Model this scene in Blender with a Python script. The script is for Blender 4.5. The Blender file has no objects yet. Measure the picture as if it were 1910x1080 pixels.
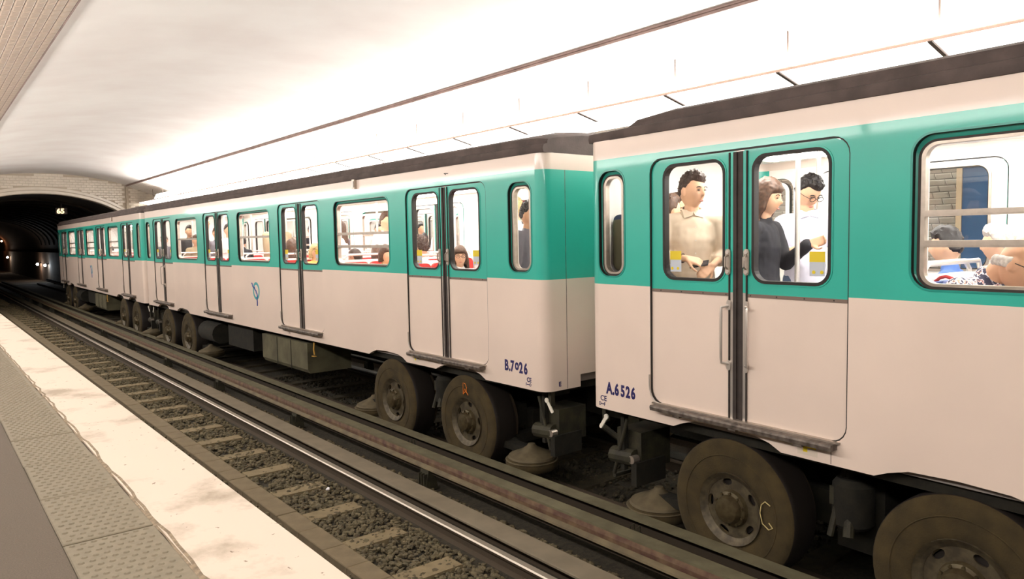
import bpy, bmesh, math, random
import numpy as np
from mathutils import Vector, Matrix, noise
from mathutils.geometry import tessellate_polygon
R_ = random.Random(7)
SC = bpy.context.scene
COL = SC.collection
PI = math.pi
# ------------------------------------------------------------ camera
cam = bpy.data.cameras.new('camera')
cam.sensor_width = 36.0
cam.lens = 1379.0 / 1910.0 * 36.0
cam.clip_start = 0.05
cam.clip_end = 400
camo = bpy.data.objects.new('camera', cam)
COL.objects.link(camo)
_yaw, _pit, _rol = .6777, -.0703, -.01876
_F = Vector((math.sin(_yaw) * math.cos(_pit), math.cos(_yaw) * math.cos(_pit), math.sin(_pit)))
_R = Vector((math.cos(_yaw), -math.sin(_yaw), 0)); _U = _R.cross(_F)
_R2 = _R * math.cos(_rol) + _U * math.sin(_rol); _U2 = -_R * math.sin(_rol) + _U * math.cos(_rol)
_m = Matrix((_R2, _U2, -_F)).transposed().to_4x4()
_m.translation = Vector((0, 0, 2.5))
camo.matrix_world = _m
SC.camera = camo
# ------------------------------------------------------------ world, exposure
SC.view_settings.view_transform = 'Standard'
SC.view_settings.look = 'None'
SC.view_settings.gamma = 1
SC.view_settings.use_curve_mapping = False
SC.view_settings.exposure = 1.0
w = bpy.data.worlds.new('world'); SC.world = w; w.use_nodes = True
w.node_tree.nodes['Background'].inputs[0].default_value = (.010, .007, .004, 1)
w.node_tree.nodes['Background'].inputs[1].default_value = 1.0
# ------------------------------------------------------------ station lamps (area lights sit at the fixtures)
def area(name, loc, rot, sx, sy, power, colr):
    l = bpy.data.lights.new(name, 'AREA'); l.shape = 'RECTANGLE'; l.size = sx; l.size_y = sy
    l.energy = power; l.color = colr
    o = bpy.data.objects.new(name, l); COL.objects.link(o); o.location = loc; o.rotation_euler = rot
    o.visible_camera = True
    return o
LAMP = (1.0, .95, .89)
for k in range(4):
    y = 0.3 + 8.9 * k
    # row over the near platform (out of frame): tubes shine down, sideways over the tracks, and up on the vault
    area('platform_lamp_light', (-.45, y, 3.70), (0, 0, 0), .3, 8.8, 25, LAMP)
    area('platform_lamp_light', (-.26, y, 3.76), (0, math.radians(-66), 0), .14, 8.8, 70, LAMP)
    area('platform_lamp_light', (-.45, y, 3.88), (0, math.radians(192), 0), .3, 8.8, 72, LAMP)
    # row over the far platform
    area('platform_lamp_light', (7.72, y, 4.06), (0, math.radians(14), 0), .3, 8.8, 36, LAMP)
    area('platform_lamp_light', (7.72, y, 4.42), (0, math.radians(205), 0), .3, 8.8, 110, LAMP)
    area('platform_lamp_light', (7.45, y, 4.36), (0, math.radians(118), 0), .2, 8.8, 160, LAMP)

# ------------------------------------------------------------ materials
def lin(c):
    return tuple((x / 12.92 if x <= .04045 else ((x + .055) / 1.055) ** 2.4) for x in c)
def hexc(r, g, b): return lin((r / 255, g / 255, b / 255))
_M = {}
def mat(name, c, rough=.6, metal=0, var=.0, scale=8, bump=0, bscale=60, c2=None, coat=0, emit=None, estr=0, spec=.5, detail=4):
    if name in _M: return _M[name]
    m = bpy.data.materials.new(name); m.use_nodes = True; nt = m.node_tree; b = nt.nodes['Principled BSDF']
    b.inputs['Roughness'].default_value = rough; b.inputs['Metallic'].default_value = metal
    b.inputs['Specular IOR Level'].default_value = spec
    b.inputs['Coat Weight'].default_value = coat; b.inputs['Coat Roughness'].default_value = .06
    b.inputs['Base Color'].default_value = (*c, 1)
    tc = None
    if var or c2 or bump:
        tc = nt.nodes.new('ShaderNodeTexCoord')
    if var or c2:
        n = nt.nodes.new('ShaderNodeTexNoise'); n.inputs['Scale'].default_value = scale; n.inputs['Detail'].default_value = detail
        nt.links.new(tc.outputs['Object'], n.inputs['Vector'])
        r = nt.nodes.new('ShaderNodeValToRGB')
        a = c2 if c2 else tuple(x * (1 - var) for x in c)
        bb = c if c2 else tuple(min(1, x * (1 + var)) for x in c)
        r.color_ramp.elements[0].position = .35; r.color_ramp.elements[1].position = .65
        r.color_ramp.elements[0].color = (*a, 1); r.color_ramp.elements[1].color = (*bb, 1)
        nt.links.new(n.outputs['Fac'], r.inputs[0]); nt.links.new(r.outputs[0], b.inputs['Base Color'])
    if bump:
        n2 = nt.nodes.new('ShaderNodeTexNoise'); n2.inputs['Scale'].default_value = bscale; n2.inputs['Detail'].default_value = 5
        bp = nt.nodes.new('ShaderNodeBump'); bp.inputs['Strength'].default_value = bump; bp.inputs['Distance'].default_value = .01
        nt.links.new(tc.outputs['Object'], n2.inputs['Vector']); nt.links.new(n2.outputs['Fac'], bp.inputs['Height'])
        nt.links.new(bp.outputs[0], b.inputs['Normal'])
    if emit:
        b.inputs['Emission Color'].default_value = (*emit, 1); b.inputs['Emission Strength'].default_value = estr
    _M[name] = m
    return m
CREAM = mat('cream_paint', (.79, .66, .575), .34, var=.03, scale=1.5, coat=.25)
GREEN = mat('jade_paint', (.030, .455, .36), .36, var=.05, scale=1.2, coat=.25)
GREENR = mat('jade_reveal_paint', (.012, .30, .24), .3, coat=.3)
ROOF = mat('dark_roof_paint', (.080, .058, .052), .75, var=.25, scale=5, bump=.2)
RUBBER = mat('black_rubber', (.014, .010, .008), .6)
RUBBERB = mat('brown_black_rubber', (.035, .025, .021), .65, var=.2, scale=14)
ALU = mat('dull_aluminium', (.46, .40, .34), .38, metal=.75, var=.08, scale=20)
ALUL = mat('bright_aluminium', (.72, .67, .62), .3, metal=.7)
GRIME = mat('grimy_step_metal', (.20, .165, .14), .55, metal=.3, c2=(.07, .055, .045), scale=18)
STRIP = mat('brown_strip', (.19, .135, .11), .6)
INNER = mat('white_lining', (.86, .83, .79), .5)
CEILW = mat('white_car_ceiling', (.9, .88, .85), .6)
CARFL = mat('grey_car_floor', (.25, .22, .2), .7)
RED = mat('red_seat_vinyl', (.50, .035, .03), .5)
BLUE = mat('blue_seat_vinyl', (.06, .11, .30), .5)
TYRE = mat('dusty_tyre', (.060, .041, .013), .95, c2=(.036, .025, .008), scale=7, bump=.3, bscale=90)
RIM = mat('dirty_rim', (.12, .098, .058), .55, metal=.35, c2=(.06, .047, .03), scale=16)
HUB = mat('greasy_hub', (.105, .085, .045), .35, metal=.45, c2=(.07, .05, .025), scale=22)
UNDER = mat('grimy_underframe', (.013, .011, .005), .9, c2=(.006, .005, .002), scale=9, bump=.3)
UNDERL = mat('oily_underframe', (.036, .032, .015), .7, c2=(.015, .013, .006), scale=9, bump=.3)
TANK = mat('dusty_equipment_box', (.12, .11, .06), .8, c2=(.07, .062, .034), scale=4, bump=.2)
CONE = mat('dusty_cone', (.125, .098, .052), .8, c2=(.08, .062, .033), scale=9)
NAVY = mat('navy_lettering', (.02, .016, .11), .5)
TEAL = mat('teal_logo', (.05, .36, .40), .4)
LOGOB = mat('blue_logo_line', (.03, .06, .30), .4)
YEL = mat('yellow_sticker', (.78, .60, .02), .5)
STK = mat('pale_sticker', (.55, .60, .68), .5)
ORANGE = mat('orange_chalk', (.75, .22, .03), .8)
CHALK = mat('yellow_chalk', (.55, .45, .20), .8)
WHITEL = mat('white_lever', (.8, .76, .66), .5)
YELPIPE = mat('ochre_pipe', (.60, .34, .07), .6)
LAMPIN = mat('car_lamp', (1, 1, 1), .5, emit=(1.0, .95, .89), estr=13.0)
ASPHALT = mat('brown_asphalt', (.108, .082, .058), .85, var=.16, scale=160, bump=.35, bscale=220)
TACT = mat('grey_tactile', (.195, .163, .112), .8, var=.08, scale=25, bump=.1)
MORTAR = mat('old_mortar', (.30, .23, .15), .9, c2=(.16, .12, .08), scale=30, bump=.4)
PLASTER = mat('white_plaster', (.80, .78, .76), .75, c2=(.74, .70, .68), scale=.8, bump=.05, bscale=6)
TILE = mat('white_bevelled_tile', (.80, .74, .69), .22, var=.05, scale=3, coat=.3)
GROUT = mat('grey_grout', (.09, .06, .055), .9)
TILEB = mat('beige_tile', (.60, .53, .44), .3, var=.06, scale=3)
GROUTB = mat('beige_grout', (.44, .37, .29), .9)
CORN = mat('cornice_stone', (.27, .19, .17), .7, var=.2, scale=3)
TUN = mat('sooty_tunnel', (.026, .016, .008), .95, c2=(.014, .009, .005), scale=1.5, bump=.5, bscale=4)
TUNL = mat('sooty_tunnel_wall', (.10, .062, .036), .9, c2=(.05, .03, .018), scale=1.2, bump=.4, bscale=4)
SLEEPSH = mat('shaded_sleeper', (.055, .042, .020), .9, c2=(.03, .023, .011), scale=9, bump=.3)  # sleeper colour darkened to paint in the shade under the train
STONED = mat('shaded_stone', (.045, .036, .018), .9, c2=(.02, .016, .008), scale=14)  # ballast colour darkened likewise, under-train shade put into the stones
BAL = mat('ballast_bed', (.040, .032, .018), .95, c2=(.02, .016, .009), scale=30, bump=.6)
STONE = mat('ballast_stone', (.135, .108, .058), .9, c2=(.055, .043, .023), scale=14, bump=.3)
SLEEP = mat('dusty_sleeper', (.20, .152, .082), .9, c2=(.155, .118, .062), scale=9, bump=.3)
DUCT = mat('duct_cover', (.165, .124, .070), .9, c2=(.13, .098, .055), scale=7, bump=.3)
RAILD = mat('rusty_rail_side', (.055, .038, .022), .8, bump=.2)
RAILT = mat('polished_rail_head', (.50, .45, .38), .46, metal=.85)
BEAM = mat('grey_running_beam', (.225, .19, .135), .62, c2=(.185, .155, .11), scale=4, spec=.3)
GBT = mat('guide_bar_top', (.135, .122, .070), .8, c2=(.10, .088, .05), scale=7)
GBF = mat('guide_bar_worn_face', (.10, .05, .04), .55, metal=.2, c2=(.19, .125, .075), scale=10)
GBL = mat('guide_bar_lower', (.15, .118, .062), .6, c2=(.09, .068, .037), scale=6)
DKWEB = mat('dark_web', (.030, .020, .010), .9)  # plain dark brown for guide bar webs and the wall below the edge
# worn white nosing
def nosing_mat():
    m = bpy.data.materials.new('worn_white_nosing'); m.use_nodes = True; nt = m.node_tree; b = nt.nodes['Principled BSDF']
    b.inputs['Roughness'].default_value = .7
    tc = nt.nodes.new('ShaderNodeTexCoord'); mp = nt.nodes.new('ShaderNodeMapping'); mp.inputs['Scale'].default_value = (1.2, .9, 1)
    n = nt.nodes.new('ShaderNodeTexNoise'); n.inputs['Scale'].default_value = 2.2; n.inputs['Detail'].default_value = 7; n.inputs['Roughness'].default_value = .62
    r = nt.nodes.new('ShaderNodeValToRGB')
    r.color_ramp.elements[0].position = .30; r.color_ramp.elements[0].color = (.34, .275, .205, 1)
    r.color_ramp.elements[1].position = .47; r.color_ramp.elements[1].color = (.59, .495, .405, 1)
    n2 = nt.nodes.new('ShaderNodeTexNoise'); n2.inputs['Scale'].default_value = 21; n2.inputs['Detail'].default_value = 3
    r2 = nt.nodes.new('ShaderNodeValToRGB')
    r2.color_ramp.elements[0].position = .27; r2.color_ramp.elements[0].color = (.35, .3, .25, 1)
    r2.color_ramp.elements[1].position = .31; r2.color_ramp.elements[1].color = (1, 1, 1, 1)
    mx = nt.nodes.new('ShaderNodeMixRGB'); mx.blend_type = 'MULTIPLY'; mx.inputs[0].default_value = 1
    L = nt.links.new
    L(tc.outputs['Object'], mp.inputs[0]); L(mp.outputs[0], n.inputs['Vector']); L(mp.outputs[0], n2.inputs['Vector'])
    L(n.outputs['Fac'], r.inputs[0]); L(n2.outputs['Fac'], r2.inputs[0]); L(r.outputs[0], mx.inputs[1]); L(r2.outputs[0], mx.inputs[2])
    L(mx.outputs[0], b.inputs['Base Color'])
    return m
NOSE = nosing_mat()
def glass_mat():
    m = bpy.data.materials.new('window_glass'); m.use_nodes = True; nt = m.node_tree
    for n in list(nt.nodes): nt.nodes.remove(n)
    o = nt.nodes.new('ShaderNodeOutputMaterial'); t = nt.nodes.new('ShaderNodeBsdfTransparent'); g = nt.nodes.new('ShaderNodeBsdfGlossy')
    g.inputs['Roughness'].default_value = .02; t.inputs[0].default_value = (.97, .98, .97, 1)
    fr = nt.nodes.new('ShaderNodeFresnel'); fr.inputs[0].default_value = 1.45
    mx = nt.nodes.new('ShaderNodeMixShader'); L = nt.links.new
    L(fr.outputs[0], mx.inputs[0]); L(t.outputs[0], mx.inputs[1]); L(g.outputs[0], mx.inputs[2]); L(mx.outputs[0], o.inputs[0])
    return m
GLASS = glass_mat()
# ------------------------------------------------------------ mesh helpers
class MB:
    def __init__(s): s.v = []; s.f = []; s.m = []; s.mats = []
    def mi(s, m):
        if m is None: return 0
        if m not in s.mats: s.mats.append(m)
        return s.mats.index(m)
    def add(s, vs, fs, m=None):
        o = len(s.v); s.v += [tuple(v) for v in vs]; k = s.mi(m)
        s.f += [tuple(i + o for i in f) for f in fs]; s.m += [k] * len(fs); return s
    def box(s, a, b, m=None, ch=0):
        x0, y0, z0 = a; x1, y1, z1 = b
        if x0 > x1: x0, x1 = x1, x0
        if y0 > y1: y0, y1 = y1, y0
        if z0 > z1: z0, z1 = z1, z0
        v = [(x0, y0, z0), (x1, y0, z0), (x1, y1, z0), (x0, y1, z0), (x0, y0, z1), (x1, y0, z1), (x1, y1, z1), (x0, y1, z1)]
        return s.add(v, [(0, 3, 2, 1), (4, 5, 6, 7), (0, 1, 5, 4), (1, 2, 6, 5), (2, 3, 7, 6), (3, 0, 4, 7)], m)
    def tube(s, p, q, r, m=None, n=10, r2=None, cap=True):
        p = Vector(p); q = Vector(q); d = (q - p).normalized(); r2 = r if r2 is None else r2
        a = d.orthogonal().normalized(); b = d.cross(a); vs = []
        for c, rr in ((p, r), (q, r2)):
            for i in range(n):
                t = 2 * PI * i / n; vs.append(c + a * math.cos(t) * rr + b * math.sin(t) * rr)
        fs = [(i, (i + 1) % n, n + (i + 1) % n, n + i) for i in range(n)]
        if cap: fs += [tuple(range(n - 1, -1, -1)), tuple(range(n, 2 * n))]
        return s.add(vs, fs, m)
    def path(s, pts, r, m=None, n=8):
        pts = [Vector(p) for p in pts]; vs = []; N = len(pts); pa = None
        for i, p in enumerate(pts):
            d = (pts[min(i + 1, N - 1)] - pts[max(i - 1, 0)]).normalized()
            a = d.orthogonal().normalized() if pa is None else (pa - d * pa.dot(d)).normalized()
            pa = a; b = d.cross(a)
            for k in range(n):
                t = 2 * PI * k / n; vs.append(p + a * math.cos(t) * r + b * math.sin(t) * r)
        fs = []
        for i in range(N - 1):
            for k in range(n):
                fs.append((i * n + k, i * n + (k + 1) % n, (i + 1) * n + (k + 1) % n, (i + 1) * n + k))
        fs += [tuple(range(n - 1, -1, -1)), tuple(range((N - 1) * n, N * n))]
        return s.add(vs, fs, m)
    def lathe(s, prof, c, ax='x', m=None, n=32, cap=True):
        """prof: [(r, h)] around axis through c"""
        vs = []
        for r, h in prof:
            for i in range(n):
                t = 2 * PI * i / n; u, w_ = r * math.cos(t), r * math.sin(t)
                vs.append((c[0] + h, c[1] + u, c[2] + w_) if ax == 'x' else ((c[0] + u, c[1] + w_, c[2] + h) if ax == 'z' else (c[0] + w_, c[1] + h, c[2] + u)))
        fs = []
        for j in range(len(prof) - 1):
            for i in range(n): fs.append((j * n + i, j * n + (i + 1) % n, (j + 1) * n + (i + 1) % n, (j + 1) * n + i))
        if cap: fs += [tuple(range(n - 1, -1, -1)), tuple(range((len(prof) - 1) * n, len(prof) * n))]
        return s.add(vs, fs, m)
    def prism(s, prof, y0, y1, m=None, closed=True):
        """prof [(x,z)] extruded along y"""
        n = len(prof); vs = [(x, y0, z) for x, z in prof] + [(x, y1, z) for x, z in prof]
        R = n if closed else n - 1
        fs = [(i, (i + 1) % n, n + (i + 1) % n, n + i) for i in range(R)]
        if closed: fs += [tuple(range(n - 1, -1, -1)), tuple(range(n, 2 * n))]
        return s.add(vs, fs, m)
    def panel(s, outer, holes, x0, x1, m, mback=None, medge=None):
        """outer/holes: [(y,z)], a slab between x0 (outside) and x1 (inside)"""
        loops = [outer] + holes
        tri = tessellate_polygon([[Vector((a, b, 0)) for a, b in l] for l in loops])
        flat = [p for l in loops for p in l]; n = len(flat)
        s.add([(x0, a, b) for a, b in flat], [tuple(t) for t in tri], m)
        s.add([(x1, a, b) for a, b in flat], [tuple(reversed(t)) for t in tri], mback or m)
        o = 0
        for l in loops:
            k = len(l)
            s.add([(x0, a, b) for a, b in l] + [(x1, a, b) for a, b in l], [(i, (i + 1) % k, k + (i + 1) % k, k + i) for i in range(k)], medge or m)
        return s
    def mesh(s, name, m=None, smooth=False, fix=True):
        me = bpy.data.meshes.new(name); me.from_pydata(s.v, [], s.f)
        if m is not None and not s.mats: s.mats = [m]
        for x in s.mats: me.materials.append(x)
        if len(s.mats) > 1: me.polygons.foreach_set('material_index', s.m)
        if fix:
            bm = bmesh.new(); bm.from_mesh(me); bmesh.ops.recalc_face_normals(bm, faces=bm.faces)
            if smooth:
                for f in bm.faces: f.smooth = True
                for e in bm.edges:
                    if len(e.link_faces) == 2 and e.calc_face_angle(0) > .6: e.smooth = False
            bm.to_mesh(me); bm.free()
        me.update(); return me
def link(name, me, parent=None, loc=None, rot=None):
    o = bpy.data.objects.new(name, me); COL.objects.link(o)
    if parent is not None: o.parent = parent
    if loc is not None: o.location = loc
    if rot is not None: o.rotation_euler = rot
    return o
def tag(o, label=None, cat=None, group=None, kind=None):
    if label: o['label'] = label
    if cat: o['category'] = cat
    if group: o['group'] = group
    if kind: o['kind'] = kind
    return o
def empty(name, loc=(0, 0, 0), rz=0):
    o = bpy.data.objects.new(name, None); COL.objects.link(o); o.location = loc; o.rotation_euler = (0, 0, rz)
    o.empty_display_size = .2
    return o
def rrect(y0, y1, z0, z1, r, n=6):
    r = min(r, (y1 - y0) / 2 - .001, (z1 - z0) / 2 - .001); pts = []
    for cy, cz, a0 in ((y1 - r, z1 - r, 0), (y0 + r, z1 - r, 90), (y0 + r, z0 + r, 180), (y1 - r, z0 + r, 270)):
        for i in range(n + 1):
            a = math.radians(a0 + 90 * i / n); pts.append((cy + r * math.cos(a), cz + r * math.sin(a)))
    return pts
def ringm(mb, outer, inner, x0, x1, m, x0i=None):
    """frame between two equal-count loops, with depth; x0i lets the front slope"""
    n = len(outer); x0i = x0 if x0i is None else x0i
    vs = [(x0, a, b) for a, b in outer] + [(x0i, a, b) for a, b in inner] + [(x1, a, b) for a, b in outer] + [(x1, a, b) for a, b in inner]
    fs = []
    for i in range(n):
        j = (i + 1) % n
        fs += [(i, j, n + j, n + i), (2 * n + j, 2 * n + i, 3 * n + i, 3 * n + j), (i, 2 * n + i, 2 * n + j, j), (n + j, 3 * n + j, 3 * n + i, n + i)]
    mb.add(vs, fs, m)
def text_mesh(txt, size, m, bold=0):
    cu = bpy.data.curves.new('t', 'FONT'); cu.body = txt; cu.size = size; cu.extrude = .0008; cu.offset = bold; cu.resolution_u = 3
    o = bpy.data.objects.new('t', cu); COL.objects.link(o)
    me = bpy.data.meshes.new_from_object(o); bpy.data.objects.remove(o)
    me.materials.clear(); me.materials.append(m)
    return me

# ================================================================ SETTING
XC, ZC, VA, VH = 4.24, 1.22, 6.8, 4.15
Y0, Y1 = -7.0, 34.5
def vault(x): return ZC + VH * math.sqrt(max(0, 1 - ((x - XC) / VA) ** 2))
XL_, XR_ = 1.44, 7.06
# near platform
floor = link('floor', MB().box((-2.56, Y0, .95), (.42, Y1, 1.2), ASPHALT).mesh('floor'))
tag(floor, kind='structure')
pe = link('platform_edge', MB().prism([(.80, 1.05), (1.235, 1.05), (1.24, 1.06), (1.24, 1.193), (1.233, 1.2), (.80, 1.2)], Y0, Y1, NOSE).mesh('platform_edge'), floor)
bd = link('mortar_bed', MB().box((.42, Y0, .95), (.80, Y1, 1.188), mat('dark_joint', (.07, .05, .032), .95)).mesh('mortar_bed'), floor)
pw = link('platform_wall', MB().box((.3, Y0, -.4), (1.02, Y1, .95), DKWEB).box((.42, Y0, .95), (1.1, Y1, 1.05), DKWEB).mesh('platform_wall'), floor)
# ragged cement between tactile strip and nosing
mb = MB(); y = Y0; a = []
while y < Y1: a.append((y, .788 + R_.uniform(-.008, .012))); y += .09 + R_.random() * .09
for (ya, xa), (yb, xb) in zip(a, a[1:]):
    mb.add([(xa, ya, 1.195), (xa + .022, ya, 1.2035), (xb + .022, yb, 1.2035), (xb, yb, 1.195), (xa + .03, ya, 1.199), (xb + .03, yb, 1.199)], [(0, 1, 2, 3), (1, 4, 5, 2)], MORTAR)
link('cement_seam', mb.mesh('cement_seam', fix=False), floor)
# tactile tiles with studs
tw, tl = .365, .734
mb = MB(); x0, x1, z = 0, tw, 0
mb.add([(0, 0, -.03), (tw, 0, -.03), (tw, tl, -.03), (0, tl, -.03), (0, 0, -.004), (tw, 0, -.004), (tw, tl, -.004), (0, tl, -.004), (.005, .005, 0), (tw - .005, .005, 0), (tw - .005, tl - .005, 0), (.005, tl - .005, 0)],
       [(0, 1, 5, 4), (1, 2, 6, 5), (2, 3, 7, 6), (3, 0, 4, 7), (4, 5, 9, 8), (5, 6, 10, 9), (6, 7, 11, 10), (7, 4, 8, 11), (8, 9, 10, 11)])
for j in range(13):
    for i in range(8):
        cx = .03 + i * .042 + (.021 if j % 2 else 0); cy = .035 + j * .056
        if cx > tw - .02: continue
        vs = [(cx + .0135 * math.cos(t * PI / 4), cy + .0135 * math.sin(t * PI / 4), 0) for t in range(8)] + [(cx + .008 * math.cos(t * PI / 4), cy + .008 * math.sin(t * PI / 4), .0055) for t in range(8)]
        mb.add(vs, [(t, (t + 1) % 8, 8 + (t + 1) % 8, 8 + t) for t in range(8)] + [tuple(range(8, 16))])
tme = mb.mesh('tactile_tile', TACT)
y = 2.93 - .7475 * 9
while y < Y1 - .7:
    link('tactile_tile', tme, floor, (.425, y, 1.2 + R_.uniform(-.0015, .0015)), (0, 0, R_.uniform(-.004, .004))); y += .7475
# walls behind / outer
wl = link('wall_left', MB().box((-2.75, Y0, 1.2), (-2.56, Y1, vault(-2.4)), TILEB).mesh('wall_left')); tag(wl, kind='structure')
wb = link('wall_back', MB().box((-2.75, Y0 - .2, -.5), (11.3, Y0, 5.4), TILEB).mesh('wall_back')); tag(wb, kind='structure')
fp = link('floor_far', MB().box((7.24, Y0, -.4), (11.04, Y1, 1.2), ASPHALT).mesh('floor_far')); tag(fp, kind='structure')
link('far_platform_edge', MB().box((7.24, Y0, 1.2), (7.7, Y1, 1.205), NOSE).mesh('far_platform_edge'), fp)
# vault
def arc_strip(xa, xb, n, off=0):
    return [(xa + (xb - xa) * i / n, vault(xa + (xb - xa) * i / n) + off) for i in range(n + 1)]
def shell(pts, y0, y1, thick, m, ny=1, smooth=True):
    mb = MB(); up = [(x + (x - XC) / VA * thick, z + thick) for x, z in pts]
    prof = pts + list(reversed(up)); mb.prism(prof, y0, y1, m); return mb.mesh('shell', smooth=smooth)
ce = link('ceiling', shell(arc_strip(XL_, XR_, 40), Y0, Y1, .2, PLASTER)); tag(ce, kind='structure')
hl = link('ceiling_left_haunch', shell([(x, z) for x, z in arc_strip(-2.54, XL_, 24, -.05)], Y0, Y1, .3, GROUT)); tag(hl, kind='structure')
hr = link('ceiling_right_haunch', shell([(x, z) for x, z in arc_strip(XR_, 11.02, 40, -.05)], Y0, Y1, .3, GROUT)); tag(hr, kind='structure')
# cornices
for nm, x, s in (('trim_1', XR_, 1), ('trim_2', XL_, -1)):
    z = vault(x)
    pr = [(x - .018 * s, z + .03), (x - .016 * s, z - .022), (x - .004 * s, z - .028), (x - .0 * s, z - .058), (x + .02 * s, z - .062), (x + .02 * s, z + .03)]
    o = link(nm, MB().prism(pr, Y0, Y1, CORN).mesh(nm)); tag(o, kind='structure')
# haunch tiles : real bevelled tiles, nearest to the camera are parts
def tile_vf(w_, h_, d):
    a, b = w_ / 2, h_ / 2; i = .013
    v = [(-a, -b, 0), (a, -b, 0), (a, b, 0), (-a, b, 0), (-a + i, -b + i, d), (a - i, -b + i, d), (a - i, b - i, d), (-a + i, b - i, d)]
    return v, [(0, 1, 5, 4), (1, 2, 6, 5), (2, 3, 7, 6), (3, 0, 4, 7), (4, 5, 6, 7)]
tv, tf = tile_vf(.196, .094, .008)
TILEL = mat('shaded_bevelled_tile', (.50, .40, .33), .3, var=.12, scale=3)  # darker copy of the white tile; paints the left haunch as unlit
tile_me = MB().add(tv, tf).mesh('wall_tile', TILE, fix=False)
def tile_frame(th, y, off):
    # th: parameter angle on ellipse ; returns matrix, tile x->Y axis, tile y->arc
    x = XC + VA * math.cos(th); z = ZC + VH * math.sin(th)
    t = Vector((-VA * math.sin(th), 0, VH * math.cos(th))).normalized()
    n = Vector((-VH * math.cos(th), 0, -VA * math.sin(th))).normalized()   # inward
    xa = Vector((0, 1, 0)); ya = n.cross(xa)
    m = Matrix((xa, ya, n)).transposed().to_4x4(); m.translation = Vector((x, y, z)) + n * off
    return m
def haunch(parent, th0, th1, off, tmat, rows, nparts):
    tile_me = MB().add(tv, tf).mesh('wall_tile', tmat, fix=False)
    # walk the arc in steps of one course
    th = th0; k = 0; cand = []; P = []
    sgn = 1 if th1 > th0 else -1
    while (th < th1) if sgn > 0 else (th > th1):
        ds = math.hypot(VA * math.sin(th), VH * math.cos(th))
        th += sgn * .05 / ds
        y = Y0 + (.1 if k % 2 else 0)
        while y < Y1 - .05:
            P.append((th, y + .1)); y += .2
        ds = math.hypot(VA * math.sin(th), VH * math.cos(th)); th += sgn * .05 / ds; k += 1
    cam_p = Vector((0, 0, 2.5)); inv = camo.matrix_world.inverted()
    def score(p):
        x = XC + VA * math.cos(p[0]); z = ZC + VH * math.sin(p[0]); q = inv @ Vector((x, p[1], z))
        if q.z > -.1: return 1e9
        u = 1379 * q.x / -q.z; v_ = 1379 * q.y / -q.z
        if abs(u) > 970 or abs(v_) > 560: return 1e9
        return -q.z
    P.sort(key=score)
    for p in P[:nparts]:
        o = link('wall_tile', tile_me, parent); o.matrix_world = tile_frame(p[0], p[1], off)
    rest = P[nparts:]; T = np.array(tv); N = len(rest); V = np.zeros((N * 8, 3)); 
    for i, p in enumerate(rest):
        m = np.array(tile_frame(p[0] , p[1], off)); V[i * 8:i * 8 + 8] = T @ m[:3, :3].T + m[:3, 3]
    F = [tuple(j + 8 * i for j in f) for i in range(N) for f in tf]
    me = bpy.data.meshes.new('wall_tiles'); me.from_pydata(V.tolist(), [], F); me.materials.append(tmat)
    o = link('wall_tiles', me, parent); tag(o, kind='stuff'); return o
haunch(hr, math.acos((XR_ + .03 - XC) / VA), math.acos((10.93 - XC) / VA), .049, TILE, 0, 300)
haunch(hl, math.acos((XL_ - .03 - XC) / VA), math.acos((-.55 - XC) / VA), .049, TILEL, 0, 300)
# far platform wall with posters
wr = link('wall_right', MB().box((10.95, Y0, 1.2), (11.1, Y1, 3.0), GROUTB).mesh('wall_right')); tag(wr, kind='structure')
mb = MB(); k = 0; z = 1.28
tv2, tf2 = tile_vf(.29, .142, .008)
while z < 1.85:
    y = Y0 + (.15 if k % 2 else 0)
    while y < 33:
        mb.add([(10.95 - d, y + a, z + b) for a, b, d in tv2], tf2, TILEB); y += .3
    z += .15; k += 1
tag(link('wall_tiles', mb.mesh('wall_tiles', fix=False), wr), kind='stuff')
# end wall with tunnel mouth
OX, OZ, OA, OB = 4.0, 2.59, 3.6, 1.98
arch = [(OX + OA * math.cos(t), OZ + OB * math.sin(t)) for t in [PI * i / 40 for i in range(41)]]
vt = [(x, vault(x) + .1) for x in [-2.5 + 13.5 * i / 40 for i in range(41)]]
outer = [(-2.56, 1.2), (OX - OA, 1.2), (OX - OA, OZ)] + list(reversed(arch))[1:-1] + [(OX + OA, OZ), (OX + OA, 1.2), (11.04, 1.2)] + list(reversed(vt))
def xpanel(mb, outer, holes, ya, yb, m):
    t = MB(); t.panel(outer, holes, 0, 1, m)
    mb.add([(v[1], ya if v[0] == 0 else yb, v[2]) for v in t.v], t.f, m); return mb
ew = link('wall_end', xpanel(MB(), outer, [], Y1, Y1 + .4, GROUTB).mesh('wall_end')); tag(ew, kind='structure')
mb = MB(); z = 3.4; k = 0
while z < 5.5:
    x = -1.0 + (.1 if k % 2 else 0)
    while x < 9.4:
        inside = ((x - OX) / (OA + .32)) ** 2 + (max(0, z - OZ) / (OB + .28)) ** 2 < 1
        if not inside and z < vault(x) - .06 and not (z < OZ + .2 and OX - OA - .1 < x < OX + OA + .1) and abs(x - 7.06) > .1:
            mb.add([(x + a, Y1 - d, z + b) for a, b, d in tv], tf, TILEB)
        x += .2
    z += .1; k += 1
tag(link('wall_tiles', mb.mesh('wall_tiles', fix=False), ew), kind='stuff')
mb = MB(); n = 44
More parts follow.
